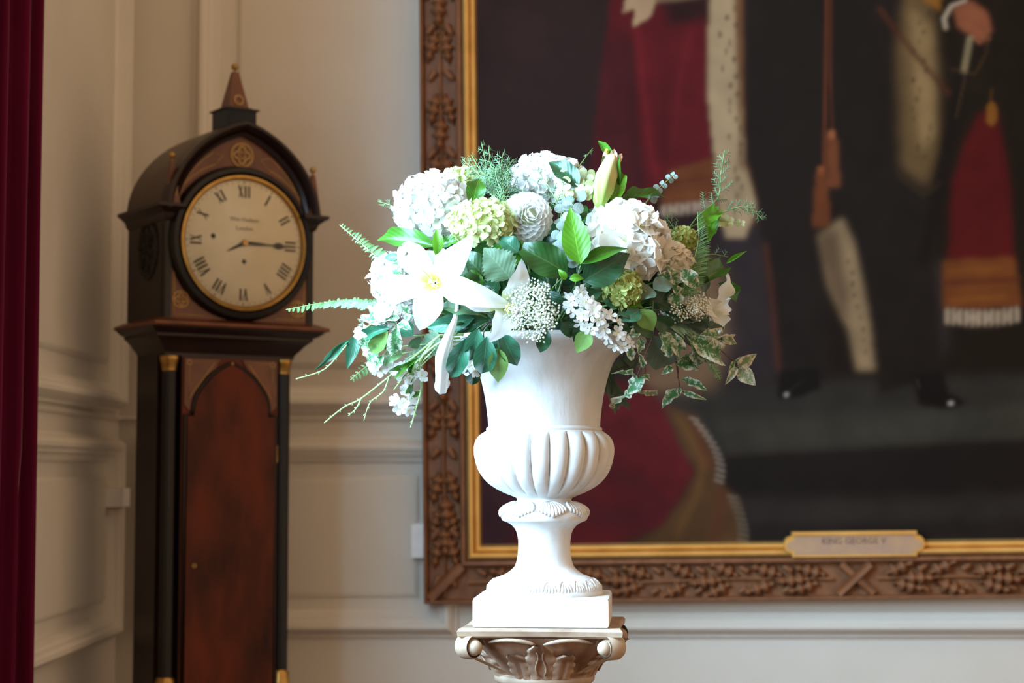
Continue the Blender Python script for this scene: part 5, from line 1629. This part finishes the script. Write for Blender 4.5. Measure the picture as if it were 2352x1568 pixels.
X = dax.orthogonal().normalized(); Yv = dax.cross(X)
for k in range(96):
    u = (k + 0.5) / 96; th = 0.12 + 1.75 * u ** 0.62; a = k * 2.39996
    d = dax * math.cos(th) + (X * math.cos(a) + Yv * math.sin(a)) * math.sin(th)
    nrm = (dax * math.sin(th) - (X * math.cos(a) + Yv * math.sin(a)) * math.cos(th)) + dax * 0.3
    L = 64 * MPX * (0.84 + 0.16 * u)
    dh.blade(get('dahlia', 'dahlia', k % 3), c + d * L * 0.30, c + d * L, (24 + 12 * u) * MPX, nrm, 'petal')
MB().ball(c, 0.024, 12, 8).to('core', G['core'], dh.o, True, None, dh.base)

# lilies and their buds
lily('large open white lily with yellow throat', (1000, 650, -0.035),
     [(912, 552, -0.055, 66), (1078, 552, -0.055, 66), (1160, 698, -0.045, 62), (964, 756, -0.06, 70), (868, 668, -0.02, 66), (1000, 560, 0.02, 60)], 64, stig=(932, 582, -0.075))
lily('half-open white lily turned towards the lace flower', (1162, 702, -0.020),
     [(1040, 668, -0.045, 58), (1207, 606, -0.03, 58), (1138, 780, -0.055, 58), (1205, 700, -0.01, 40), (1190, 755, -0.01, 48)], 56,
     axis=(tocam(P(1160, 700)) + Vector((0.45, 0, -0.25))).normalized())
lily('white lily facing away from the window beside the small lace flower', (1640, 715, 0.02),
     [(1672, 606, 0.0, 44), (1592, 690, -0.01, 44), (1625, 770, 0.01, 46), (1662, 765, 0.03, 46), (1676, 690, 0.04, 40)], 44, 'lily_pink', False,
     axis=(tocam(P(1640, 700)) + Vector((0.9, 0.2, -0.1))).normalized())
def bud(label, pts, rad, m, tips=None, sm='stem', tipm='bud_tip', stigma=None):
    pl = Plant('lily_bud', label, 'lily bud')
    pa = path3(pts); n = len(pa)
    rr = [np.interp(i / (n - 1), [k / (len(rad) - 1) for k in range(len(rad))], rad) * MPX for i in range(n)]
    mb = MB(); mb.tube(pa, rr, 24)
    # six soft ribs along the bud
    for i in range(n):
        for k in range(24):
            v = mb.V[i * 24 + k]; mb.V[i * 24 + k] = pa[i] + (v - pa[i]) * (1 + 0.09 * math.cos(6 * 2 * math.pi * k / 24))
    mb.to('bud_body', G[m], pl.o, True, None, pl.base)
    for k, (b, t, w) in enumerate(tips or []):
        pl.blade(get('flat', tipm, 0), P(*b), P(*t), w * MPX, tocam(P(*b)), 'petal_tip', 0.5)
    if stigma:
        MB().tube([P(*stigma[0]), P(*stigma[1])], 0.0013, 6).to('pistil', G['anther'], pl.o, True, None, pl.base)
        MB().ball(P(*stigma[1]), 0.0035, 8, 6).to('stigma', G['anther'], pl.o, True, None, pl.base)
    return pl
pl = bud('peach-tipped green lily bud standing upright above the flowers', [(1378, 474, 0.0), (1382, 440, 0.0), (1392, 405, 0.0), (1402, 378, 0.0), (1406, 364, 0.0)], [9, 26, 25, 20, 12], 'bud',
         [((1394, 390, -0.010), (1388, 347, -0.006), 15), ((1404, 388, -0.012), (1411, 342, -0.008), 20), ((1411, 390, -0.008), (1428, 352, -0.006), 13)], stigma=((1396, 372, 0.0), (1394, 346, -0.004)))
pl.stem([P(1380, 500, 0.02), P(1378, 472, 0.0)], 0.003)
pl = bud('drooping white lily bud hanging in front of the urn rim', [(1051, 688, -0.02), (1046, 730, -0.03), (1030, 775, -0.035), (1019, 815, -0.035), (1016, 860, -0.03), (1014, 893, -0.025)], [3, 6, 12, 18, 15, 14], 'hang',
         [((1006, 870, -0.03), (1003, 900, -0.028), 14), ((1016, 872, -0.034), (1019, 895, -0.03), 14), ((1026, 868, -0.028), (1030, 890, -0.024), 12)], tipm='hang')
pl.stem([P(1070, 690, 0.01), P(1052, 688, -0.02)], 0.0018)

# lace flowers
umbel('white lace flower of tiny beads in front of the urn rim', 1222, 716, 50, 64, 'lace', -0.015, 36, 2)
umbel('small lace flower beside the lily that faces away', 1590, 705, 32, 26, 'lace_tan', 0.02, 20, 3)
umbel('smallest lace flower behind the pale green leaves', 1545, 712, 24, 20, 'lace_tan', 0.03, 12, 4)

# white stock, florets along a sloping stem
pl = Plant('stock_flower', 'white stock stem sloping over the rim of the urn', 'stock flower')
pa = path3([(1318, 676, -0.01), (1345, 715, -0.025), (1385, 745, -0.025), (1440, 797, -0.015)])
pl.stem(pa, 0.0018, 'stem_pale')
for k in range(34):
    t = k / 33; p, d = along(pa, t)
    rad = (34 if t < 0.75 else 34 - 80 * (t - 0.75)) * MPX * (0.55 + 0.45 * min(1, t / 0.2))
    a = k * 2.39996
    Xs = d.cross(tocam(p)).normalized()
    o_ = Xs * math.cos(a) + tocam(p) * abs(math.sin(a))
    place_floret(pl, floret('stock', k % 4), p + o_ * rad * random.uniform(0.6, 1.0), o_ + tocam(p) * 0.5 + d * 0.3, random.uniform(17, 22) * MPX * (1 - 0.45 * max(0, t - 0.6)))
# white blossoms hanging at the lower left
def blossom_sprig(label, stem, spots, size=19, sm='stem_pale', group=None, lst=None):
    pl = Plant('blossom_sprig', label, 'blossom', None, group)
    pl.stem(path3(stem), 0.0012, sm)
    for (x, y, d, nx, nz) in spots:
        p = P(x, y, d)
        place_floret(pl, floret('blossom', random.randint(0, 3)), p, tocam(p) + Vector((nx, 0, nz)), size * MPX * random.uniform(0.9, 1.1), 'blossom')
    if lst: leaves(pl, lst)
blossom_sprig('white blossom sprig trailing lowest under the variegated leaves', [(1010, 800, 0.02), (960, 850, 0.01), (940, 900, 0.01), (930, 930, 0.01)],
    [(908, 920, 0.0, -0.6, 0.2), (930, 898, 0.0, 0.2, 0.6), (918, 938, 0.0, -0.2, -0.7), (938, 942, 0.0, 0.5, -0.6), (945, 915, 0.01, 0.7, 0), (925, 925, -0.01, 0, -0.2)],
    19, lst=[(935, 905, 948, 868, 16, 'flat', 'mid', 0.01), (945, 910, 968, 900, 14, 'flat', 'mid', 0.01)])
blossom_sprig('white blossom sprig with green calyx beneath the large lily', [(1010, 790, 0.02), (980, 820, 0.0), (940, 860, 0.0), (915, 870, 0.0)],
    [(893, 838, 0.0, -0.5, 0.2), (905, 850, -0.01, 0, 0.5), (920, 858, 0.0, 0.2, -0.5), (940, 868, 0.0, 0.4, -0.6), (950, 850, 0.0, 0.5, 0.3), (968, 862, 0.0, 0.7, 0.1), (930, 842, 0.0, 0.1, 0.7)],
    20, lst=[(915, 852, 968, 818, 24, 'leaf', 'mid', -0.01), (952, 858, 958, 820, 20, 'leaf', 'mid', -0.01)])
blossom_sprig('white blossom cluster beside the slim blue-green leaves', [(980, 790, 0.02), (900, 800, 0.01), (870, 830, 0.0)],
    [(850, 808, 0.0, -0.5, 0.4), (860, 835, 0.0, -0.4, -0.4), (872, 848, 0.0, 0.2, -0.6), (830, 770, 0.01, -0.5, 0.5), (885, 830, 0.0, 0.4, 0)], 21)
blossom_sprig('small white blossom tucked behind the hanging leaves by the urn neck', [(1100, 790, 0.03), (1085, 830, 0.03)],
    [(1072, 848, 0.04, -0.3, -0.4), (1092, 852, 0.04, 0.4, -0.5), (1082, 838, 0.035, 0, 0.2)], 17)

# eucalyptus
eucalyptus('silvery eucalyptus stem with round leaf pairs between dahlia and green leaf', [(1302, 612, 0.0), (1300, 560, -0.01), (1310, 500, -0.01), (1325, 430, 0.01)], 9, 34, 'euca', taper=0.75)
eucalyptus('second silvery eucalyptus stem leaning behind the green leaf', [(1292, 600, 0.02), (1288, 540, 0.0), (1298, 470, 0.0), (1298, 430, 0.02)], 8, 28, 'euca', taper=0.75)
eucalyptus('lime eucalyptus tip in front of the top hydrangea', [(1296, 450, 0.0), (1292, 420, 0.0), (1282, 388, 0.01)], 5, 24, 'euca_lime', taper=0.75)
eucalyptus('lime eucalyptus tip beside the peach lily bud', [(1336, 450, 0.0), (1342, 425, 0.0), (1348, 398, 0.0)], 5, 25, 'euca_lime', taper=0.8)
eucalyptus('sage eucalyptus tip rising behind the pointed leaf by the peach bud', [(1492, 455, 0.02), (1515, 430, 0.02), (1548, 402, 0.02)], 6, 19, 'euca', taper=0.6)
eucalyptus('olive eucalyptus tip pointing outward beside the fluffy fern', [(1640, 505, 0.03), (1668, 508, 0.03), (1706, 513, 0.03)], 6, 21, 'euca_lime', taper=0.45)

# wiry asparagus ferns: the clump at the top and the sprays at the edges
tips = [((1105, 325), 0.03, 0), ((1122, 336), 0.02, 1), ((1156, 350), 0.03, 2), ((1062, 366), 0.04, 3), ((1082, 356), 0.03, 4), ((1178, 366), 0.05, 5), ((1140, 380), 0.0, 6), ((1170, 400), 0.01, 7)]
for (tx, ty), d, k in tips:
    asparagus(['tallest wiry asparagus plume of the clump above the lime hydrangea', 'straight wiry asparagus plume standing next to the tallest one', 'wiry asparagus plume leaning toward the top hydrangea', 'wiry asparagus plume leaning over the pale lime hydrangea', 'short wiry asparagus plume between the leaning and the tallest plumes', 'wiry asparagus plume touching the edge of the top hydrangea', 'low wiry asparagus plume at the front of the clump', 'low wiry asparagus plume just above the dahlia'][k], [(1130 + 4 * k, 450, 0.03), (1125 + (tx - 1125) * 0.5 + 6, 400, d), (tx, ty, d)], 20, 46, 15, k, base=0.15, group='asparagus ferns in the top clump', curl=0.10)
asparagus('wiry asparagus fern curling beside the dahlia', [(1150, 470, 0.0), (1160, 440, 0.0), (1175, 425, 0.0)], 22, 60, 14, 21, 1.2, curl=0.3)
asparagus('thin asparagus fern poking out from the round hydrangea toward the clock', [(930, 500, 0.05), (905, 475, 0.05), (868, 462, 0.05)], 14, 36, 15, 22)
asparagus('short pale asparagus fern against the round hydrangea on the clock side', [(950, 480, 0.06), (925, 450, 0.06), (918, 432, 0.06)], 8, 20, 12, 23)
asparagus('tall asparagus fern rising above the arching one before the painted fur', [(1560, 560, 0.06), (1600, 500, 0.06), (1648, 455, 0.06), (1655, 400, 0.06), (1664, 345, 0.06)], 24, 64, 14, 24, base=0.35)
asparagus('feathery asparagus fern arching out over the olive eucalyptus tip', [(1590, 520, 0.07), (1650, 492, 0.07), (1700, 475, 0.07), (1725, 480, 0.07), (1753, 505, 0.07)], 22, 46, 14, 25, base=0.35)
asparagus('low asparagus fern over the small cream hydrangea', [(1560, 560, 0.04), (1545, 520, 0.04), (1530, 500, 0.04)], 14, 50, 12, 26, 1.2)
asparagus('short asparagus fern beside the upright fern', [(1590, 620, 0.02), (1625, 585, 0.02), (1672, 590, 0.02)], 16, 44, 13, 27, 1.0)
asparagus('wiry asparagus fern crossing the top hydrangea', [(1285, 480, 0.0), (1262, 430, 0.0), (1225, 380, 0.01)], 16, 40, 10, 28, 1.0, 'needle')
asparagus('wiry asparagus fern behind the top hydrangea', [(1300, 430, 0.04), (1335, 375, 0.04), (1362, 340, 0.04)], 10, 18, 10, 29, 0.7)

# fern fronds
fern('pale fern frond slanting up toward the clock dial', [(905, 630, 0.04), (865, 590, 0.05), (825, 555, 0.05), (780, 516, 0.05)], 22, 40, 'fern', 0.35, 0.85, tilt=(-0.2, 0.8))
fern('long fern frond reaching across in front of the clock', [(900, 705, 0.04), (830, 690, 0.05), (750, 694, 0.05), (657, 711, 0.05)], 24, 32, 'fern', 1.0, 0.30, 0.6, tilt=(0, 0.7))
fern('silver-green fern frond lying over the long fern', [(920, 700, 0.02), (870, 694, 0.02), (810, 704, 0.02)], 12, 22, 'fern_grey', 0.8, 0.9, 0.6)
fern('small fern frond pointing down beside the white blossoms', [(930, 810, 0.04), (860, 830, 0.05), (805, 872, 0.05)], 14, 40, 'fern', 0.8, 0.5)
fern('upright fern frond beside the tiny olive hydrangea', [(1560, 690, 0.0), (1585, 620, 0.0), (1603, 560, 0.0), (1602, 486, 0.0)], 60, 46, 'fern', 0.15, 1.0, 0.11, tilt=(-0.3, 0.2))
fern('flat fern frond over the variegated leaves', [(1530, 745, 0.0), (1580, 757, 0.0), (1640, 795, 0.0)], 26, 46, 'fern_grey', 0.9, 0.8, 0.26, tilt=(0, 0.8))
fern('dark fern frond low behind the drooping bud', [(1010, 770, 0.02), (975, 800, 0.02), (930, 825, 0.02)], 12, 40, 'fern_grey', 0.8, 0.8)
fern('little fern tip hanging under the variegated leaves', [(1630, 830, 0.05), (1642, 850, 0.05), (1655, 872, 0.05)], 8, 16, 'fern', 0.8, 0.8)

# large single-spray leaves
spray('lemon_leaf_sprig', 'glossy green leaf sprig above the big open lily', 'foliage', [[(1020, 590, 0.04), (1005, 565, 0.02)]],
      [(1002, 566, 866, 552, 46, 'leaf', 'mid', 0.0, 0.0, (0, 0.3)), (1000, 586, 1002, 526, 26, 'curl', 'bright', -0.02), (1010, 565, 1080, 552, 26, 'leaf', 'mid', 0.0)])
spray('lemon_leaf_sprig', 'upright bright green leaf sprig in the centre before the eucalyptus', 'foliage', [[(1320, 660, 0.02), (1333, 610, -0.03)]],
      [(1333, 607, 1309, 476, 62, 'flat', 'bright', -0.045, -0.05, (0, 0)), (1335, 606, 1445, 572, 30, 'curl', 'mid', -0.035), (1300, 642, 1282, 618, 16, 'curl', 'bright', -0.03), (1308, 640, 1342, 640, 18, 'curl', 'bright', -0.03)])
spray('lemon_leaf_sprig', 'dark glossy quilted leaf under the large cream hydrangea', 'foliage', [[(1330, 680, 0.02), (1345, 650, 0.0)]],
      [(1338, 645, 1446, 582, 74, 'leaf', 'deep', -0.02, -0.03, (0.2, 0.1)), (1300, 700, 1385, 668, 50, 'curl', 'deep', -0.01)])
spray('lemon_leaf_sprig', 'broad dark leaf sprig beneath the dahlia', 'foliage', [[(1270, 660, 0.02), (1300, 628, 0.0)]],
      [(1303, 628, 1178, 560, 74, 'leaf', 'dark', -0.01, -0.01, (0, 0.2)), (1190, 580, 1145, 545, 40, 'leaf', 'teal', -0.015), (1225, 600, 1130, 560, 50, 'leaf', 'mid', 0.0)])
spray('rose_leaf_sprig', 'rounded grey-green rose leaf with toothed edge in the centre', 'foliage', [[(1180, 680, 0.02), (1172, 636, -0.03)]],
      [(1172, 638, 1111, 569, 76, 'rose', 'rose', -0.05, -0.05, (0, 0))])
spray('lemon_leaf_sprig', 'dark green leaves nestling between the big lily and the rose leaf', 'foliage', [[(1130, 680, 0.03), (1110, 640, 0.02)]],
      [(1118, 640, 1060, 575, 60, 'leaf', 'dark', 0.0, 0.0), (1075, 625, 1040, 615, 24, 'flat', 'rose', -0.01), (1110, 660, 1055, 625, 36, 'leaf', 'mid', 0.0), (1150, 660, 1110, 655, 34, 'leaf', 'deep', 0.0)])
spray('lemon_leaf_sprig', 'bright green leaf sprig behind the peach lily bud', 'foliage', [[(1400, 520, 0.04), (1408, 480, 0.03)]],
      [(1405, 475, 1424, 392, 36, 'leaf', 'bright', 0.012), (1408, 480, 1418, 360, 46, 'leaf', 'mid', 0.03), (1414, 376, 1373, 323, 20, 'flat', 'mid', 0.03), (1424, 468, 1531, 456, 34, 'leaf', 'mid', 0.015, 0.015, (0, 0.9)), (1395, 500, 1352, 480, 30, 'leaf', 'dark', 0.03)])
spray('lemon_leaf_sprig', 'puckered green leaf at the top in front of the back hydrangea', 'foliage', [[(1310, 470, 0.05), (1320, 430, 0.03)]],
      [(1330, 430, 1260, 372, 50, 'leaf', 'deep', 0.005), (1085, 470, 1100, 412, 44, 'leaf', 'mid', 0.0)])
spray('sage_leaf_sprig', 'folded sage green leaf beside the olive hydrangea', 'foliage', [[(1500, 720, 0.02), (1500, 690, 0.0)]],
      [(1500, 664, 1545, 652, 42, 'leaf', 'sage', -0.02, -0.02, (0.2, 0.6)), (1500, 664, 1462, 690, 44, 'leaf', 'sage', -0.02, -0.02, (-0.3, 0.2))])
spray('lemon_leaf_sprig', 'green leaf sprig behind the lily that faces away', 'foliage', [[(1590, 700, 0.05), (1610, 670, 0.04)]],
      [(1600, 660, 1668, 622, 56, 'leaf', 'mid', 0.02), (1650, 650, 1690, 692, 40, 'leaf', 'mid', 0.05), (1620, 672, 1580, 630, 40, 'leaf', 'dark', 0.02), (1668, 605, 1716, 576, 11, 'curl', 'bright', 0.04), (1600, 520, 1650, 485, 34, 'wavy', 'bright', 0.04), (1625, 560, 1652, 510, 26, 'wavy', 'bright', 0.045)])
spray('lemon_leaf_sprig', 'oval green leaf lying under the half-open lily', 'foliage', [[(1120, 720, 0.02), (1100, 715, -0.01)]],
      [(1105, 718, 1000, 706, 44, 'leaf', 'rose', -0.015, -0.02, (0, 0.5)), (1090, 730, 980, 752, 40, 'leaf', 'teal', 0.0), (1120, 735, 1040, 770, 36, 'leaf', 'deep', 0.01), (1080, 735, 1010, 740, 30, 'leaf', 'dark', 0.0)])
spray('lemon_leaf_sprig', 'dark leaf behind the lace flower above the urn rim', 'foliage', [[(1280, 740, 0.03), (1275, 720, 0.0)]],
      [(1262, 668, 1288, 722, 44, 'curl', 'deep', 0.0), (1270, 700, 1340, 690, 40, 'leaf', 'deep', 0.02), (1350, 665, 1384, 690, 40, 'curl', 'rose', 0.0), (1310, 720, 1306, 772, 40, 'leaf', 'deep', 0.0), (1288, 735, 1330, 770, 36, 'leaf', 'deep', 0.0)])
# hanging leaves over the front of the urn
spray('hanging_leaf_sprig', 'blue-green leaves hanging on dark stems by the drooping lily bud', 'foliage',
      [[(1160, 730, 0.0), (1110, 745, -0.03), (1068, 780, -0.03)], [(1130, 738, -0.02), (1112, 760, -0.03), (1112, 780, -0.03)], [(1140, 736, -0.02), (1128, 760, -0.03), (1135, 775, -0.03)], [(1125, 738, -0.02), (1095, 765, -0.03), (1060, 778, -0.03)]],
      [(1072, 775, 1036, 868, 46, 'leaf', 'teal', -0.035, -0.03, (0, 0)), (1098, 752, 1078, 828, 44, 'leaf', 'teal', -0.03, -0.02, (0.1, 0)), (1118, 772, 1105, 858, 52, 'leaf', 'teal', -0.035, -0.03, (0.1, 0)), (1152, 766, 1188, 840, 48, 'leaf', 'teal', -0.03, -0.02, (0, 0)), (1130, 774, 1150, 800, 40, 'leaf', 'teal', -0.02)], 'stem_dark')
spray('hanging_leaf_sprig', 'single pale green leaf hanging over the urn', 'foliage', [[(1150, 740, 0.0), (1146, 770, -0.035), (1144, 802, -0.04)]],
      [(1144, 798, 1144, 878, 45, 'flat', 'pale', -0.042, -0.035, (0, 0))], 'stem_dark')
spray('hanging_leaf_sprig', 'dark pointed leaf hanging under the lace flower', 'foliage', [[(1260, 720, 0.02), (1252, 760, -0.02)]],
      [(1256, 756, 1241, 810, 34, 'leaf', 'deep', -0.02, -0.015, (0, 0)), (1290, 740, 1312, 776, 34, 'leaf', 'deep', -0.01)])
spray('hanging_leaf_sprig', 'bright green pointed leaf hanging below the white stock', 'foliage', [[(1340, 740, 0.02), (1348, 765, -0.01)]],
      [(1352, 760, 1324, 811, 40, 'flat', 'pale', -0.02, -0.02, (0, 0)), (1335, 752, 1318, 785, 30, 'leaf', 'deep', -0.01)])
spray('hanging_leaf_sprig', 'pale green leaves beside the tip of the white stock', 'foliage', [[(1440, 700, 0.02), (1475, 708, -0.01), (1480, 712, -0.01)]],
      [(1474, 710, 1500, 760, 46, 'flat', 'pale', -0.02, -0.015, (0, 0)), (1470, 712, 1425, 738, 36, 'leaf', 'teal', -0.015), (1425, 698, 1478, 708, 18, 'leaf', 'bright', -0.01), (1385, 692, 1430, 708, 26, 'leaf', 'teal', -0.005), (1450, 712, 1418, 720, 40, 'leaf', 'rose', -0.01)])
spray('hanging_leaf_sprig', 'broad dark leaves drooping between the white stock and variegated trails', 'foliage', [[(1440, 720, 0.03), (1500, 740, 0.02)]],
      [(1450, 735, 1500, 775, 40, 'leaf', 'rose', 0.0), (1500, 730, 1545, 760, 40, 'leaf', 'deep', 0.0), (1490, 700, 1550, 690, 50, 'leaf', 'deep', 0.02), (1520, 712, 1600, 735, 40, 'leaf', 'deep', 0.01), (1560, 730, 1622, 760, 26, 'leaf', 'sage', 0.0), (1445, 745, 1410, 760, 36, 'leaf', 'deep', 0.0)])
spray('sage_leaf_sprig', 'large blue-grey leaves hanging behind the variegated trails', 'foliage', [[(1480, 760, 0.05), (1520, 780, 0.06)]],
      [(1500, 770, 1535, 842, 76, 'leaf', 'sage', 0.06, 0.06, (0, 0)), (1545, 775, 1600, 822, 60, 'leaf', 'sage', 0.06, 0.06), (1570, 745, 1630, 770, 40, 'leaf', 'sage', 0.05)])
spray('sage_leaf_sprig', 'grey-green leaves hanging behind the urn neck', 'foliage', [[(1400, 790, 0.12), (1430, 815, 0.16)]],
      [(1465, 830, 1395, 852, 36, 'leaf', 'sage', 0.14, 0.14), (1392, 850, 1424, 928, 40, 'leaf', 'sage', 0.15, 0.15, (0, 0)), (1405, 840, 1400, 905, 34, 'leaf', 'sage', 0.16), (1430, 825, 1470, 840, 30, 'leaf', 'sage', 0.14)])
spray('hanging_leaf_sprig', 'two slim blue-green leaves hanging beside the longest budding twig', 'foliage', [[(960, 770, 0.03), (880, 770, 0.03), (820, 780, 0.03), (790, 790, 0.03)]],
      [(818, 770, 797, 848, 32, 'flat', 'teal', 0.03, 0.03, (0, 0)), (790, 786, 719, 852, 17, 'curl', 'teal', 0.03), (800, 782, 742, 824, 12, 'long', 'teal', 0.03)], 'stem_pale')
spray('hanging_leaf_sprig', 'dark pointed leaf hanging behind the small blossom', 'foliage', [[(1100, 790, 0.05), (1088, 825, 0.05)]],
      [(1088, 830, 1085, 884, 36, 'leaf', 'deep', 0.05, 0.05, (0, 0))])

# variegated foliage
spray('variegated_sprig', 'variegated white and green leaves beneath the big open lily', 'foliage',
      [[(1000, 700, 0.02), (940, 700, 0.0), (915, 735, -0.01)], [(915, 735, -0.01), (905, 755, -0.015), (880, 760, -0.015)]],
      [(918, 730, 862, 742, 34, 'wavy', 'vari', -0.01), (912, 742, 835, 757, 36, 'wavy', 'vari', -0.015), (912, 745, 905, 812, 34, 'wavy', 'vari', -0.025, -0.02, (0, 0.2)), (915, 742, 946, 757, 24, 'wavy', 'vari', -0.02), (930, 735, 952, 722, 18, 'wavy', 'vari', -0.02), (905, 720, 880, 700, 26, 'wavy', 'vari', 0.0), (938, 720, 920, 700, 20, 'wavy', 'vari', -0.02),
       (950, 770, 908, 738, 38, 'leaf', 'teal', 0.0), (905, 750, 850, 775, 26, 'leaf', 'teal', -0.005), (890, 760, 852, 808, 38, 'flat', 'pale', -0.025, -0.02, (0, 0)), (888, 805, 860, 795, 30, 'wavy', 'vari', -0.02), (945, 780, 960, 800, 40, 'leaf', 'rose', 0.0)], 'stem_red', 0.0014)
spray('variegated_sprig', 'variegated leaf cluster lying over the white hydrangea behind the lily', 'foliage', [[(960, 660, 0.04), (930, 620, -0.005)]],
      [(925, 615, 885, 595, 26, 'wavy', 'vari', -0.015), (925, 620, 930, 575, 26, 'wavy', 'vari', -0.01), (918, 640, 900, 620, 24, 'wavy', 'vari', -0.015), (918, 590, 882, 592, 18, 'flat', 'teal', -0.015)])
spray('variegated_sprig', 'pale-backed variegated leaves next to the slim blue-green leaves', 'foliage', [[(900, 770, 0.03), (850, 765, 0.02)]],
      [(850, 770, 818, 752, 30, 'wavy', 'vari_pale', 0.01), (852, 775, 828, 795, 30, 'wavy', 'vari', 0.01), (870, 808, 845, 830, 30, 'wavy', 'vari', 0.0), (880, 815, 862, 845, 24, 'wavy', 'vari', 0.0)])
spray('variegated_trail', 'variegated trail on a red stem hanging beside the urn neck', 'foliage',
      [[(1510, 720, 0.02), (1500, 770, 0.0), (1480, 820, 0.0), (1464, 862, 0.0)], [(1464, 862, 0.0), (1470, 880, 0.0), (1458, 910, 0.0)], [(1475, 830, 0.0), (1482, 850, 0.0), (1478, 868, 0.0)]],
      [(1480, 865, 1440, 905, 36, 'wavy', 'vari', -0.01), (1462, 868, 1404, 858, 15, 'wavy', 'vari', -0.01), (1455, 905, 1408, 941, 13, 'wavy', 'vari_pale', -0.01), (1460, 902, 1510, 907, 13, 'wavy', 'vari_pale', -0.01), (1475, 862, 1490, 872, 14, 'wavy', 'vari', -0.01), (1470, 775, 1466, 812, 20, 'wavy', 'vari', -0.015), (1466, 812, 1476, 845, 14, 'wavy', 'vari', -0.01), (1440, 790, 1452, 828, 20, 'wavy', 'vari', -0.015), (1470, 762, 1438, 775, 22, 'wavy', 'vari', -0.01), (1450, 900, 1434, 910, 22, 'wavy', 'vari', -0.005)], 'stem_red', 0.0014)
spray('variegated_trail', 'longer variegated trail with leaf pair at its low tip', 'foliage',
      [[(1530, 730, 0.02), (1543, 770, 0.0), (1552, 830, 0.0), (1562, 890, 0.0)], [(1552, 825, 0.0), (1558, 850, -0.005), (1556, 868, -0.005)]],
      [(1512, 765, 1538, 822, 44, 'wavy', 'vari', -0.015), (1560, 895, 1520, 938, 30, 'wavy', 'vari', -0.01), (1564, 898, 1624, 918, 14, 'wavy', 'vari', -0.01), (1566, 870, 1625, 898, 20, 'wavy', 'vari', -0.01), (1552, 838, 1600, 850, 40, 'wavy', 'vari', -0.02), (1545, 842, 1518, 860, 18, 'wavy', 'vari', -0.015), (1560, 890, 1562, 910, 13, 'wavy', 'vari', -0.015), (1595, 830, 1550, 828, 20, 'wavy', 'vari', -0.01)], 'stem_red', 0.0014)
spray('variegated_trail', 'spreading variegated trail with pale round leaves at its outer tip', 'foliage',
      [[(1560, 740, 0.02), (1600, 770, 0.01), (1650, 800, 0.02), (1692, 838, 0.02)], [(1675, 822, 0.02), (1690, 828, 0.02), (1705, 822, 0.02)]],
      [(1695, 842, 1738, 812, 28, 'wavy', 'vari_pale', 0.01), (1696, 845, 1736, 885, 38, 'flat', 'vari_pale', 0.01, 0.01, (0, 0)), (1692, 842, 1665, 884, 18, 'wavy', 'vari_pale', 0.01), (1686, 828, 1672, 878, 12, 'wavy', 'vari', 0.015), (1688, 832, 1712, 818, 10, 'wavy', 'vari', 0.02), (1575, 770, 1650, 830, 52, 'wavy', 'vari', -0.015), (1580, 775, 1600, 840, 46, 'wavy', 'vari', -0.01), (1570, 790, 1555, 800, 30, 'wavy', 'vari', -0.01), (1600, 778, 1655, 785, 30, 'wavy', 'vari', -0.01), (1655, 775, 1692, 790, 26, 'wavy', 'vari_pale', 0.01), (1650, 795, 1690, 768, 20, 'wavy', 'vari_pale', 0.015), (1625, 740, 1628, 720, 12, 'wavy', 'vari', 0.0), (1660, 760, 1664, 722, 9, 'wavy', 'vari', 0.02), (1590, 800, 1640, 840, 44, 'wavy', 'vari', -0.005), (1540, 760, 1560, 812, 34, 'wavy', 'vari', -0.01)], 'stem_red', 0.0014)
spray('variegated_sprig', 'variegated leaves with mottled edges below the upright fern', 'foliage', [[(1560, 700, 0.02), (1555, 660, 0.0)]],
      [(1555, 655, 1530, 605, 28, 'wavy', 'vari', -0.005), (1562, 620, 1604, 660, 36, 'wavy', 'vari', -0.025, -0.025, (0, 0.2)), (1550, 670, 1558, 705, 36, 'wavy', 'vari', -0.005), (1540, 640, 1508, 632, 26, 'wavy', 'vari', -0.005), (1560, 680, 1540, 650, 24, 'wavy', 'vari', -0.005)])

# bare budding twigs at the lower left
def twig(label, stems):
    pl = Plant('bare_twig', label, 'twig')
    for i, s_ in enumerate(stems):
        pa = path3(s_); pl.stem(pa, 0.0021 if i == 0 else 0.0015, 'stem_pale', 'stem' if i == 0 else 'side_shoot', from_urn=(i == 0))
        n = max(3, len(pa) // 3)
        nb = MB()
        for k in range(n):
            p, d = along(pa, 0.25 + 0.73 * k / n)
            sd = d.cross(tocam(p)).normalized() * (1 if k % 2 else -1)
            nb.tube([p, p + (sd + d) * 0.0035], [0.0014, 0.0006], 5)
        nb.to('buds', G['stem_pale'], pl.o, True, None, pl.base)
twig('slender green budding twig reaching furthest toward the clock', [[(960, 740, 0.04), (860, 765, 0.05), (790, 790, 0.05), (745, 850, 0.05), (680, 870, 0.05)][0:1] + [(880, 730, 0.05), (822, 770, 0.05), (790, 800, 0.05), (745, 848, 0.05), (680, 870, 0.05)]])
twig('branched green budding twig with side shoots below the white blossoms', [[(1010, 770, 0.02), (950, 820, 0.01), (895, 864, 0.02), (830, 915, 0.03), (790, 935, 0.03), (745, 971, 0.03)], [(830, 915, 0.03), (818, 938, 0.03), (800, 955, 0.03)], [(894, 866, 0.02), (880, 900, 0.02), (850, 925, 0.02), (836, 966, 0.02)]])
twig('curved green budding twig dropping past the lowest blossoms', [[(1000, 780, 0.02), (965, 830, 0.0), (968, 890, 0.0), (955, 940, 0.0), (943, 982, 0.0)]])
twig('short budding twig lying along the drooping bud', [[(1090, 740, 0.02), (1040, 770, 0.0), (990, 800, 0.0), (940, 850, 0.0), (905, 895, 0.0)]])
